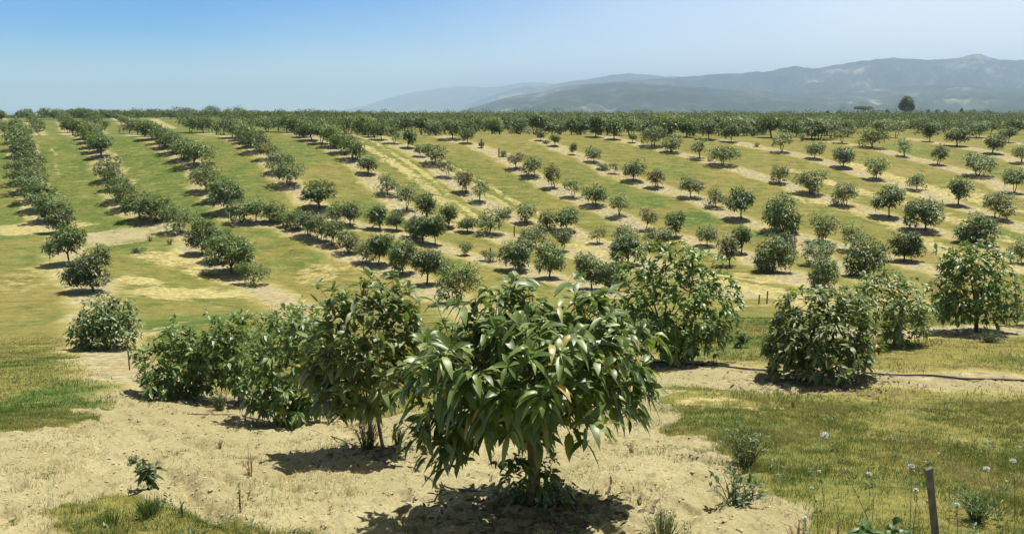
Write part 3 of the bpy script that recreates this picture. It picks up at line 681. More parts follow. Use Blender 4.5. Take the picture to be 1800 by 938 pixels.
# prototypes for the hillside, 2.2 m tall
def proto(kind, seed, nwh, k, Lf, leafm):
    r_ = np.random.default_rng(seed)
    H0 = 2.2
    bot, wid, nl = {"round": (0.15, 1.0, 8), "bush": (0.0, 1.05, 9), "standard": (0.26, 0.95, 8), "wide": (0.14, 1.25, 9), "tall": (0.10, 0.72, 7), "open": (0.22, 0.95, 7)}[kind]
    zb, zt = bot * H0, H0
    zc, rz, rx = (zb + zt) / 2, (zt - zb) / 2, wid * H0 / 2
    lobes = [(0, 0, zc + 0.05 * H0, rx * 0.62, rx * 0.62, rz * 0.78)]
    for i in range(nl):
        a = i * 2.4 + r_.uniform(-.4, .4); rr = rx * r_.uniform(0.42, 0.66); s = r_.uniform(0.30, 0.50)
        z = zc + rz * r_.uniform(-0.5, 0.5)
        s *= 1.12; lobes.append((rr * math.cos(a), rr * math.sin(a), z, rx * s, rx * s, rz * s * 1.1))
    if seed % 2: lobes = [(l[0] + 0.14 * rx * (1 if l[2] > zc else -1), l[1], l[2] + 0.08 * rz * math.sin(seed + l[0] * 3), *l[3:]) for l in lobes]
    if kind == "open": lobes = lobes[1:]
    mb = MB(); crown_geo(mb, lobes, nwh, k, Lf, 1, seed, (0, 0, zb), twigs=False)
    V = np.concatenate(mb.v)
    w0 = np.percentile(np.abs(V[:, 0]), 98) * 2; h0 = np.percentile(V[:, 2], 99.3)
    tb = MB(); rng_s = seed
    if kind == "bush":
        for j in range(3):
            a = j * 2.1; limbs(tb, (0.06 * math.cos(a), 0.06 * math.sin(a), 0), (0.2 * math.cos(a), 0.2 * math.sin(a), 0.5), lobes[j * 2:j * 2 + 3], 0.035, 6)
    elif seed % 3 == 0:
        limbs(tb, (-0.05, 0, 0), (-0.18, 0.05, zb + 0.15), lobes[:4], 0.042, 6); limbs(tb, (0.07, 0.03, 0), (0.2, 0, zb + 0.2), lobes[4:], 0.036, 6)
    else:
        limbs(tb, (0, 0, 0), (0.04, 0.02, zb + 0.15), lobes, 0.055, 6)
    return dict(kind=kind, crown=mb.mesh("crown", [leafm, M_TWIG]), trunk=tb.mesh("trunk", [M_BARK_D]), w=w0, h=h0)
PROTO = []
for i, kd in enumerate(["round", "round", "round", "bush", "bush", "standard", "standard", "wide", "wide", "tall", "tall", "open"]):
    PROTO.append(proto(kd, 100 + i, 440 if kd != "open" else 260, 6, 0.225, M_LEAF_PALE if i in (2, 11) else M_LEAF_FAR))
BRONZE = [proto("tall", 171, 330, 6, 0.215, M_LEAF_BRONZE), proto("standard", 173, 330, 6, 0.215, M_LEAF_BRONZE)]
PROTO_D = [proto(kd, 140 + i, 820, 6, 0.215, M_LEAF_PALE if i == 2 else M_LEAF_FAR) for i, kd in enumerate(["round", "bush", "round", "standard", "wide"])]
def pick(w, h, px, py):
    r = w / max(h, 1)
    if h >= 50: return PROTO_D[4] if r > 1.2 else PROTO_D[int(px * 7 + py) % 4]
    if r > 1.15: c = ["wide"]
    elif r < 0.78: c = ["tall"]
    elif r < 0.9: c = ["tall", "standard", "round"]
    else: c = ["round", "standard", "round", "bush", "open"]
    random.seed(int(px * 31 + py * 7))
    kd = random.choice(c)
    return random.choice([p for p in PROTO if p["kind"] == kd])
ADJ = {"round": "rounded", "bush": "bushy low-skirted", "standard": "clear-stemmed", "wide": "broad spreading", "tall": "narrow upright", "open": "sparse"}
ORD = "first second third fourth fifth sixth seventh eighth ninth tenth eleventh twelfth thirteenth fourteenth fifteenth sixteenth seventeenth eighteenth nineteenth twentieth twenty-first twenty-second twenty-third twenty-fourth twenty-fifth twenty-sixth twenty-seventh".split()
n_ind = 0
HG = "avocado trees in rows on the opposite hillside"
def plant(px, py, h, w, label, group, p=None, loc=None, name=None, cat=None):
    global n_ind
    loc = loc if loc is not None else foot(px, py, 0.03)
    if group == HG and px < 620 and py < 400: w, h = w * 1.2, h * 1.1
    k = pxm(loc)
    hm, wm = h * k, w * k
    p = p or pick(w, h, px, py)
    small = hm < 1.15
    o = thing(name or ("avocado_sapling" if small else "avocado_tree"), loc, label(p, small) if callable(label) else label, cat or ("sapling" if small else "tree"), group, random.uniform(0, 6.28))
    s = (wm / p["w"] * 1.12, wm / p["w"] * 1.12, hm / p["h"] * 1.07)
    o.scale = s
    o.rotation_euler.x = random.gauss(0, .08); o.rotation_euler.y = random.gauss(0, .08)
    obj("trunk", p["trunk"], o); obj("crown", p["crown"], o)
    n_ind += 1
    return o
for rn, trees in ROWS:
    for i, (px, py, h, w) in enumerate(trees):
        lab = lambda p, small, i=i, rn=rn: f"{'young' if small else ADJ[p['kind']]} avocado {'sapling' if small else 'tree'}, {ORD[i]} uphill in the {rn} orchard row counted from the left"
        pr = None
        if (px, py) in ((190, 612), (1375, 408), (1448, 507)): pr = PROTO_D[1]
        if (px, py) in ((808, 532), (1425, 341), (1540, 315), (1370, 322), (1487, 361)): pr = PROTO[2]
        if (px, py) in ((1154, 330), (1135, 405), (972, 331), (907, 297), (820, 339), (1650, 290)): pr = BRONZE[px % 2]
        if h * pxm(at(px, py)) > 1.15 or True: plant(px, py, h, w, lab, "avocado trees in rows on the opposite hillside", pr)
VAL = [(819, 449, 23, 21, "small leafy avocado bush alone beside the valley path"), (860, 459, 18, 28, "low straggly avocado sapling beside a thin stake on the valley floor"),
       (913, 475, 52, 50, "rounded avocado tree just above the tip of the big front tree"), (967, 489, 58, 46, "avocado tree with grey-green leaves directly behind the big front tree's top"),
       (1040, 508, 62, 50, "avocado tree half hidden behind the big front tree's upper shoots"), (1070, 512, 50, 40, "small-leaved avocado tree touching the edge of the tall double-lobed tree"),
       (1282, 468, 55, 38, "dark brown-green avocado tree leaning out beside the tall double-lobed tree"), (1155, 436, 34, 48, "avocado tree whose crown shows over the tall double-lobed tree")]
for px, py, h, w, lab in VAL: plant(px, py, h, w, lab, "avocado trees on the valley floor", BRONZE[0] if px == 1282 else None)
FARN = [(3, 216, 19, 16), (6, 238, 24, 22), (47, 208, 14, 18), (54, 214, 14, 16), (58, 222, 16, 18), (64, 231, 18, 20), (69, 239, 20, 20), (95, 210, 16, 36), (107, 212, 14, 18), (113, 222, 18, 20), (120, 233, 20, 22), (152, 210, 15, 20), (160, 216, 16, 20), (168, 222, 17, 20), (178, 236, 22, 24), (130, 208, 12, 26), (145, 208, 15, 16), (165, 207, 10, 22), (190, 208, 12, 30), (212, 214, 12, 20), (222, 221, 15, 22), (235, 207, 15, 17), (246, 207, 14, 14), (275, 207, 14, 30), (300, 210, 14, 18), (330, 207, 14, 34), (372, 207, 16, 34), (402, 208, 15, 16), (421, 208, 18, 20), (440, 212, 16, 22)]
FL = "avocado trees on the ridge beyond the crest"
ROWF = "small dark avocado tree on the ridge line above the hillside rows"
for px, py, h, w in FARN: plant(px, py, h * (1.15 if py < 211 else 1.05), w * 1.15, ROWF, FL)

# beyond the crest: a belt of orchard rows out to the horizon
cand = []
for r_i in range(-140, 141):
    for k in range(0, 170):
        y = 124 + k * 3.9 + rng.uniform(-1, 1); x = r_i * 7.5 + ((y - 124) * 0.85) % 7.5 + rng.uniform(-1.3, 1.3)
        if abs(x) > 0.70 * y or y > 640: continue
        u = x / y
        if u < -0.34 and y < 236: continue
        if u < -0.20 and y < 150: continue
        if u < -0.52 and rng.random() < 0.75: continue
        if u < 0.05 and y < 128: continue
        if u > 0.4 and y < 141: continue
        if rng.random() < 0.10: continue
        cand.append((y, x))
cand.sort()
front, rest = [], []
for y, x in cand:
    (front if (len(front) < max(0, 297 - n_ind) and abs(x / y) < 0.63) else rest).append((x, y))
for x, y in front:
    z = float(H(x, y)); p = Vector((x, y, z)); k = pxm(p)
    hm = rng.uniform(2.2, 3.1); wm = hm * rng.uniform(0.95, 1.25)
    plant(0, 0, hm / k, wm / k, "avocado tree crowded in the dense green belt under the mountains", "avocado trees packed in the belt beyond the hillside crest", PROTO[int(rng.integers(0, 9))], loc=p)
def belt_mesh(pos):
    n = len(pos)
    X = np.array([p[0] for p in pos]); Y = np.array([p[1] for p in pos]); Z = H(X, Y)
    hh = rng.uniform(2.1, 3.2, n); hh = np.where((Y > 330) & (rng.random(n) < .14), hh * rng.uniform(1.25, 1.9, n), hh); ww = hh * rng.uniform(0.46, 0.60, n)
    cnt = np.where(Y < 240, 150, np.where(Y < 380, 80, 46)); I = np.repeat(np.arange(n), cnt); N_ = len(I)
    d = unit(rng.normal(size=(N_, 3))); d[:, 2] = np.abs(d[:, 2]) * 1.2 - 0.35
    rr = rng.uniform(0.7, 1.0, N_) * (1 + 0.25 * np.sin(5 * np.arctan2(d[:, 1], d[:, 0]) + I * 1.7))
    C = np.stack([X[I] + d[:, 0] * rr * ww[I], Y[I] + d[:, 1] * rr * ww[I], Z[I] + hh[I] * (0.55 + 0.42 * d[:, 2] * rr)], -1)
    D = unit(d + 0.8 * rng.normal(size=(N_, 3))); U = unit(d + np.array([0, 0, .7]) + .4 * rng.normal(size=(N_, 3)))
    Ln = rng.uniform(0.75, 1.3, N_) * np.where(Y < 240, .33, np.where(Y < 380, .46, .62))[I]
    V, T, Q = leaf_geo(C - D * (Ln * .5)[:, None], D, U, Ln, Ln * 0.7, np.full(N_, .4), np.full(N_, .3), 1)
    return mesh_np("distant_orchard", V, [(T, 0)], [M_BELT])
tag(obj("distant_orchard", belt_mesh(rest)), "mass of avocado trees running back to the horizon", kind="stuff")

# lone trees and low farm buildings that break the far horizon
def lone_tree(name, px, py, Y, hp, wp, flat, label, cat="tree"):
    u, m = ray(px, py); x = u * Y; p = Vector((x, Y, float(H(x, Y)))); k = pxm(p); h = (hp * 1.25 * k) + (m * Y - p.z); w = wp * k / 2
    o = thing(name, p, label, cat)
    mb = MB(); tb = MB()
    if flat:
        lobes = [(x_ * w, y_ * w, h * (0.82 + .06 * y_), w * .5, w * .5, h * 0.12) for x_, y_ in ((-.55, 0), (0, .2), (.5, -.1), (.1, -.5))]
        mb2 = lobes
    else:
        lobes = [(0, 0, h * .62, w * .8, w * .8, h * .34)] + [(w * .6 * math.cos(a), w * .6 * math.sin(a), h * z, w * .45, w * .45, h * .2) for a, z in ((0, .5), (1.3, .7), (2.6, .55), (3.9, .75), (5.2, .5), (4.6, .42))]
    crown_geo(mb, lobes, 1700, 6, h * 0.075, 1, 77, (0, 0, h * .4), twigs=False)
    limbs(tb, (0, 0, 0), (0, 0, h * (.45 if flat else .3)), lobes, h * (0.045 if flat else 0.022), 6)
    obj("trunk", tb.mesh("trunk", [M_BARK_D]), o); obj("crown", mb.mesh("crown", [M_BELT, M_BARK_D]), o)
lone_tree("shade_tree", 1593, 196, 560, 22, 25, False, "big round dark tree standing alone on the horizon")
lone_tree("umbrella_tree", 1517, 196, 600, 8, 31, True, "flat-topped umbrella tree on the horizon beside the big round tree")
for px, hp in [(1455, 5), (1560, 7), (1632, 7), (1647, 7), (1662, 5), (1690, 9), (1712, 7), (1737, 6), (1475, 5), (1535, 5)]:
    lone_tree("horizon_tree", px, 198, 640, max(hp - 1, 4) * .8, 8 if hp < 8 else 6, False, "tiny dark tree poking above the orchard belt on the horizon"); 
for o in bpy.data.objects:
    if o.name.startswith("horizon_tree"): o["group"] = "small trees along the horizon"
def house(px, py, Y, w, d, h, label):
    u, m = ray(px, py); p = Vector((u * Y, Y, m * Y))
    o = thing("farm_building", p, label, "building", None, 0.3)
    mb = MB(); x, y = w / 2, d / 2
    mb.add([(-x, -y, -12), (x, -y, -12), (x, y, -12), (-x, y, -12), (-x, -y, h), (x, -y, h), (x, y, h), (-x, y, h)], [[(0, 1, 5, 4), (1, 2, 6, 5), (2, 3, 7, 6), (3, 0, 4, 7), (4, 5, 6, 7)]])
    obj("wall", mb.mesh("wall", [M_WALL], False), o)
    rb = MB(); e = 0.6
    rb.add([(-x - e, -y - e, h + .02), (x + e, -y - e, h + .02), (x + e, y + e, h + .02), (-x - e, y + e, h + .02), (-x - e, 0, h * 1.5), (x + e, 0, h * 1.5)], [[(0, 1, 5, 4), (2, 3, 4, 5)], [(0, 4, 3), (1, 2, 5)], [(0, 3, 2, 1)]])
    obj("roof", rb.mesh("roof", [M_ROOF], False), o)
house(925, 190, 4600, 34, 14, 9, "long white building at the foot of the mountain")
house(903, 189, 4800, 20, 12, 7, "smaller white building beside the long white one under the mountain")
house(1752, 184, 5200, 40, 16, 9, "pale farm building low on the blue mountain slope")

# ---- the big trees close to the camera, each with its own crown
def near_tree(px, py, lobes_px, nwh, k, Lf, fine, label, seed, forks, r0=0.045, leafm=None, bark=None, group=None, droop=(0.15, 1.05), twigs=True, wide=(0.29, 0.39)):
    """lobes_px: (x, y, metres towards the back, radius x, radius y, in pixels)"""
    b = foot(px, py, 0.02); s = pxm(b)
    o = thing("avocado_tree", b, label, "tree", group)
    # each lobe stands dy metres behind the trunk at its own height above the foot
    lobes = []
    for x, y, dy, rx, ry in lobes_px:
        u, m = ray(x, y); Y = b.y + dy
        lobes.append((u * Y - b.x, dy, m * Y - b.z, rx * s, (rx + ry) / 2 * s, ry * s))
    mb = MB(); cz = np.mean([l[2] for l in lobes]) - 0.35
    crown_geo(mb, lobes, nwh, k, Lf, fine, seed, (np.mean([l[0] for l in lobes]), 0, cz), droop=droop, twigs=twigs, wide=wide)
    tb = MB()
    for (bx, fx, fz, sel, rr) in forks:
        limbs(tb, (bx, 0, 0), (fx, 0, fz), [lobes[i] for i in sel if i < len(lobes)], rr, 9)
    obj("trunk", tb.mesh("trunk", [bark or M_BARK]), o)
    obj("crown", mb.mesh("crown", [leafm or M_LEAF, M_TWIG]), o)
    return o, b, s
NG = "large avocado trees close to the camera"
t0, b0, s0 = near_tree(938, 886, [(935, 640, 0, 120, 100), (840, 640, -.25, 90, 80), (795, 700, .1, 62, 62), (770, 770, -.15, 42, 40), (870, 560, .2, 68, 58), (935, 545, 0, 66, 52), (1010, 570, .1, 72, 58), (1060, 640, 0, 72, 68), (1110, 690, .15, 40, 46), (1030, 715, -.35, 58, 48), (890, 715, -.5, 62, 48), (960, 640, -.62, 90, 80), (900, 660, .7, 90, 70), (1000, 650, .7, 80, 70), (1075, 590, .3, 45, 40), (800, 605, .3, 48, 45), (750, 660, 0.2, 36, 34)],
    520, 8, 0.262, 2, "largest avocado tree, nearest the camera, with big glossy drooping leaves and a tan trunk", 7,
    [(0.0, -0.02, 0.86, range(17), 0.070)], droop=(0.35, 1.25), bark=M_BARK_F, wide=(0.25, 0.335))
# hanging low shoots at the trunk of the front tree
sb = MB()
crown_geo(sb, [(-0.20, -0.08, 0.48, .13, .1, .14), (0.14, .05, 0.46, .1, .1, .12), (0.08, 0, 0.20, .2, .2, .16), (0.2, .1, .12, .2, .2, .12), (-.12, .1, .1, .16, .16, .1)], 64, 7, 0.15, 2, 9, (0, 0, 0.2), droop=(0.6, 1.3))
obj("basal_shoots", sb.mesh("basal_shoots", [M_LEAF, M_TWIG]), t0)
near_tree(662, 790, [(640, 590, 0, 78, 74), (590, 620, .2, 50, 60), (690, 570, .1, 50, 56), (640, 530, 0, 54, 40), (615, 680, -.2, 52, 40), (665, 660, -.35, 60, 50), (700, 640, .2, 40, 50), (580, 680, .2, 36, 40), (690, 520, .2, 36, 34), (600, 545, .3, 44, 40), (565, 640, .3, 38, 40), (620, 710, -.1, 34, 26), (720, 590, .2, 26, 34)],
    290, 8, 0.235, 2, "tall avocado tree with two thin bare stems, beside the largest tree", 21, [(-0.06, -0.12, 0.75, (0, 1, 3, 4, 7, 9), .026), (0.10, 0.0, .8, (2, 5, 6, 8), .024)], leafm=M_LEAF_PALE, group=NG)
near_tree(500, 742, [(515, 650, 0, 68, 66), (480, 610, .2, 56, 50), (545, 610, .2, 48, 50), (515, 575, 0, 50, 36), (470, 680, -.3, 46, 40), (550, 680, 0, 44, 46), (510, 700, -.4, 60, 34)],
    380, 8, 0.22, 1, "dense avocado tree skirted to the ground beside the two-stemmed tree", 23, [(-0.1, -0.2, 0.5, (0, 1, 4), .05), (0.1, 0.2, .5, (2, 3, 5, 6), .05)], group=NG, twigs=False)
near_tree(424, 708, [(410, 620, 0, 62, 46), (380, 620, .2, 46, 46), (440, 590, .2, 42, 40), (400, 585, 0, 38, 32), (430, 650, -.2, 44, 30), (370, 650, 0.2, 30, 34)],
    320, 8, 0.22, 1, "avocado tree with pale stout trunk showing, third along the near row", 25, [(0, 0.0, .7, range(6), .07)], group=NG, twigs=False)
near_tree(308, 694, [(300, 645, 0, 52, 44), (335, 620, .2, 40, 36), (275, 640, .2, 34, 40), (320, 600, 0.1, 36, 28), (345, 650, -.1, 36, 36), (300, 670, -.3, 46, 24)],
    320, 8, 0.22, 1, "bushy avocado tree at the left end of the near row", 27, [(-.1, -0.2, .5, (0, 2, 3), .05), (.1, .3, .5, (1, 4, 5), .05)], group=NG, twigs=False)
near_tree(560, 660, [(500, 590, 0, 44, 40), (540, 570, .3, 40, 40), (580, 600, 0, 44, 44)],
    120, 8, 0.24, 1, "avocado tree mostly hidden between the dense and two-stemmed trees", 28, [(0, 0, .6, (0, 1, 2), .05)], group=NG, twigs=False)
near_tree(1182, 637, [(1195, 540, 0, 88, 74), (1130, 520, .3, 52, 56), (1250, 530, .2, 52, 62), (1170, 465, .1, 52, 42), (1220, 475, 0, 50, 42), (1150, 580, -.1, 54, 46), (1255, 580, .1, 36, 40), (1190, 590, -.4, 60, 36), (1120, 475, .6, 34, 34), (1175, 610, 0, 40, 22)],
    640, 8, 0.22, 2, "tall double-lobed avocado tree behind the largest tree, standing on the hose line", 31, [(-.12, -.25, .75, (0, 1, 3, 5, 8), .06), (.1, .25, .75, (2, 4, 6, 7, 9), .055)], group=NG, twigs=False)
near_tree(1430, 664, [(1440, 590, 0, 80, 62), (1395, 600, .1, 50, 54), (1490, 590, .2, 52, 56), (1420, 545, .1, 46, 36), (1475, 540, 0, 46, 36), (1450, 630, -.4, 72, 30), (1390, 632, -.1, 44, 26), (1510, 625, .1, 34, 30)],
    520, 8, 0.215, 2, "domed avocado bush with narrow pale leaves down to the ground on the hose line", 33, [(-.15, -.35, .5, (0, 1, 3, 6), .045), (.1, .3, .5, (2, 4, 5, 7), .045)], leafm=M_LEAF_PALE, group=NG, twigs=False)
near_tree(1572, 604, [(1560, 540, 0, 62, 48), (1525, 515, .2, 44, 38), (1605, 530, 0, 38, 42), (1560, 503, .2, 46, 26), (1590, 565, -.2, 40, 32)],
    380, 7, 0.22, 1, "pale green avocado tree behind the domed bush's right shoulder", 35, [(0, 0, .6, range(5), .05)], leafm=M_LEAF_PALE, group=NG, twigs=False)
near_tree(1716, 584, [(1715, 510, 0, 64, 50), (1680, 500, .2, 44, 44), (1750, 500, .2, 40, 48), (1700, 460, .1, 46, 34), (1735, 460, 0, 34, 30), (1690, 545, -.1, 38, 22), (1750, 545, -.1, 36, 26), (1668, 535, 0, 26, 24)],
    460, 8, 0.225, 2, "broad avocado tree with a single dark trunk, last of the near trees on the right", 37, [(0, 0, .6, range(8), .06)], bark=M_BARK_D, group=NG, twigs=False)
near_tree(1822, 572, [(1815, 520, 0, 40, 36), (1790, 540, 0.2, 24, 24), (1850, 520, 0, 40, 40)],
    130, 7, 0.22, 1, "avocado tree cut off by the photo's right edge", 39, [(0, 0, .5, range(3), .05)], bark=M_BARK_D, group=NG, twigs=False)

# ------------------------------------------------------------------ grass, litter, clods (uncountable)
def scatter(n, y0, y1, umax=0.78):
    y = np.sqrt(rng.uniform(y0 ** 2, y1 ** 2, n)) if y1 / y0 < 3 else np.exp(rng.uniform(np.log(y0), np.log(y1), n))
    u = rng.uniform(-umax, umax, n)
    return u * np.sqrt(y * y + 9), y
def grass_mat():
    m, nt, b, L = mat("grass_blade")
    g = N(nt, "ShaderNodeNewGeometry")
    a = N(nt, "ShaderNodeAttribute", attribute_name="dryness")
    ad = N(nt, "ShaderNodeMath", operation="MULTIPLY_ADD"); ad.inputs[1].default_value = 0.55
    r = ramp(nt, [(0.15, (0.070, 0.135, 0.022)), (0.5, (0.150, 0.205, 0.042)), (0.8, (0.31, 0.28, 0.085)), (1.1 / 1.2, (0.48, 0.40, 0.18))])
    L(g.outputs["Random Per Island"], ad.inputs[0]); L(a.outputs["Fac"], ad.inputs[2]); L(ad.outputs[0], r.inputs[0]); L(r.outputs[0], b.inputs["Base Color"])
    b.inputs["Roughness"].default_value = 0.7; b.inputs["Specular IOR Level"].default_value = 0.25
    tr = N(nt, "ShaderNodeBsdfTranslucent"); L(r.outputs[0], tr.inputs[0])
    ms = N(nt, "ShaderNodeMixShader"); ms.inputs[0].default_value = 0.3
    L(b.outputs[0], ms.inputs[1]); L(tr.outputs[0], ms.inputs[2]); L(ms.outputs[0], nt.nodes["Material Output"].inputs[0])
    return m
M_GRASS = grass_mat()
def blades(X, Y, hgt, wid, dry, lean=1.3):
    n = len(X); Z = gz(X, Y)
    th = rng.uniform(0, 2 * math.pi, n); ph = rng.uniform(0, 2 * math.pi, n)
    sx, sy = np.cos(th) * wid / 2, np.sin(th) * wid / 2
    ln = rng.uniform(0.1, lean, n) * hgt
    lx, ly = np.cos(ph) * ln, np.sin(ph) * ln
    o = np.zeros(n)
    v = np.stack([np.stack([X - sx, Y - sy, Z - .01], -1), np.stack([X + sx, Y + sy, Z - .01], -1),
                  np.stack([X + sx * .7 + lx * .4, Y + sy * .7 + ly * .4, Z + hgt * .6], -1), np.stack([X - sx * .7 + lx * .4, Y - sy * .7 + ly * .4, Z + hgt * .6], -1),
                  np.stack([X + lx, Y + ly, Z + hgt * .95], -1)], 1).reshape(-1, 3)
    b = (np.arange(n) * 5)[:, None]
    q = b + np.array([[0, 1, 2, 3]]); t = b + np.array([[3, 2, 4]])
    return v, q, t, np.repeat(dry, 5)
gv, gq, gt, gd, off = [], [], [], [], 0
for n, y0, y1, hs, ws in ((700000, 5.6, 15, .055, .0045), (420000, 15, 34, .055, .010)):
    X, Y = scatter(n, y0, y1)
    row_, st_, gr_, go_, so_, gl_ = zones(X, Y)
    patch = fbm(X / 1.1, Y / 1.1, 3)
    cl = vnoise(X / 0.13, Y / 0.13) + 0.5
    dens = (1 - so_) * sstep(0.9, 2.0, row_ + patch) * np.where(st_ > .5, .35, 1) * np.clip(0.55 + 1.3 * patch + 0.6 * gr_ - .3 * go_, .12, 1) * np.clip(cl * 1.5, .25, 1)
    dens = np.maximum(dens, 0.13 * so_ * sstep(.05, .3, fbm(X / .7 + 3, Y / .7, 3)) + .003)
    kp = rng.random(n) < dens
    X, Y = X[kp], Y[kp]
    dry = np.clip(0.13 + 0.9 * patch[kp] + 0.35 * go_[kp] + .35 * st_[kp] - 0.4 * gr_[kp] - .1 * gl_[kp] + .15 * so_[kp], 0, .9)
    tall = 1 + 1.0 * sstep(.1, .35, vnoise(X / .9 + 5, Y / .9)) * sstep(.0, .3, X / Y)
    hgt = hs * rng.uniform(.5, 1.5, len(X)) * tall
    v, q, t, d = blades(X, Y, hgt, ws * rng.uniform(.6, 1.3, len(X)), dry)
    gv.append(v); gq.append(q + off); gt.append(t + off); gd.append(d); off += len(v)
tag(obj("grass", mesh_np("grass", np.concatenate(gv), [(np.concatenate(gq), 0), (np.concatenate(gt), 0)], [M_GRASS], False, {"dryness": np.concatenate(gd)})),
    "short green and straw-coloured grass over the near ground", kind="stuff")
# soil clods
X, Y = scatter(42000, 5.8, 17)
z_ = zones(X, Y); kp = (z_[4] > .4) & (rng.random(len(X)) < .8); X, Y = X[kp], Y[kp]; n = len(X)
oc = np.array([(1, 0, 0), (0, 1, 0), (-1, 0, 0), (0, -1, 0), (0, 0, .75), (.6, .6, .35), (-.6, .6, .35), (-.6, -.6, .35), (.6, -.6, .35)], float)
sz = 0.006 + 0.026 * rng.random(n) ** 4.5
V = oc[None] * sz[:, None, None] * rng.uniform(.7, 1.3, (n, 9, 1)); V[..., 0] += X[:, None]; V[..., 1] += Y[:, None]; V[..., 2] += gz(X, Y)[:, None]
ft = np.array([(0, 5, 8), (8, 5, 4), (5, 1, 6), (5, 6, 4), (1, 2, 6), (6, 2, 7), (6, 7, 4), (2, 3, 7), (7, 3, 8), (7, 8, 4), (0, 1, 5), (3, 0, 8)])
tag(obj("gravel", mesh_np("gravel", V.reshape(-1, 3), [(((np.arange(n) * 9)[:, None, None] + ft[None]).reshape(-1, 3), 0)], [M_CLOD], False)), "crumbs and small clods of pale dry soil", kind="stuff")
# low leafy weeds mixed into the near grass
X, Y = scatter(5200, 5.8, 22); z_ = zones(X, Y)
kp = rng.random(len(X)) < (0.30 * (1 - z_[4]) * np.clip(0.5 + 2.2 * fbm(X / 1.6 + 30, Y / 1.6, 3), .05, 1) * np.where((X / Y > .15) & (Y < 10), 1.6, .7) + .022)
X, Y = X[kp], Y[kp]; I = np.repeat(np.arange(len(X)), 16); n = len(I); th = rng.uniform(0, 6.28, n); hh_ = rng.uniform(0, 1, n) ** 1.5
sc_ = rng.uniform(.5, 1.3, len(X))[I]
P = np.stack([X[I] + np.cos(th) * .03 * sc_ * rng.random(n), Y[I] + np.sin(th) * .03 * sc_ * rng.random(n), gz(X, Y)[I] + .10 * hh_ * sc_], -1)
V, T, Q = leaf_geo(P, np.stack([np.cos(th), np.sin(th), rng.uniform(.2, 1.5, n)], -1), np.tile([0, 0, 1.0], (n, 1)) + .3 * rng.normal(size=(n, 3)), rng.uniform(.03, .08, n) * sc_, rng.uniform(.010, .022, n) * sc_, rng.uniform(0, .8, n), np.full(n, .3), 1)
tag(obj("undergrowth", mesh_np("undergrowth", V, [(T, 0)], [M_WEED])), "low leafy weeds mixed into the near grass", kind="stuff")
# dead leaves under the near trees
LT = [(b0.x, b0.y, 1.1, 420)] + [(foot(px, py).x, foot(px, py).y, r, c) for px, py, r, c in ((662, 790, .8, 160), (500, 742, 1.1, 220), (424, 708, 1.0, 160), (1182, 637, 1.4, 260), (1430, 668, 1.6, 500), (308, 694, 1.0, 120), (1716, 584, 1.2, 160))]
X = np.concatenate([cx + rng.normal(0, r * .6, c) for cx, cy, r, c in LT]); Y = np.concatenate([cy - .1 + rng.normal(0, r * .5, c) for cx, cy, r, c in LT]); n = len(X)
D = unit(np.stack([rng.normal(size=n), rng.normal(size=n), rng.uniform(-.1, .3, n)], -1)); U = unit(np.stack([rng.normal(0, .3, n), rng.normal(0, .3, n), np.ones(n)], -1))
V, T, Q = leaf_geo(np.stack([X, Y, gz(X, Y) + .012], -1), D, U, rng.uniform(.07, .15, n), rng.uniform(.025, .05, n), np.zeros(n), rng.uniform(.1, .6, n), 2)
tag(obj("leaf_litter", mesh_np("leaf_litter", V, [(T, 0), (Q, 0)], [M_LITTER])), "brown dead leaves lying under the near trees", kind="stuff")

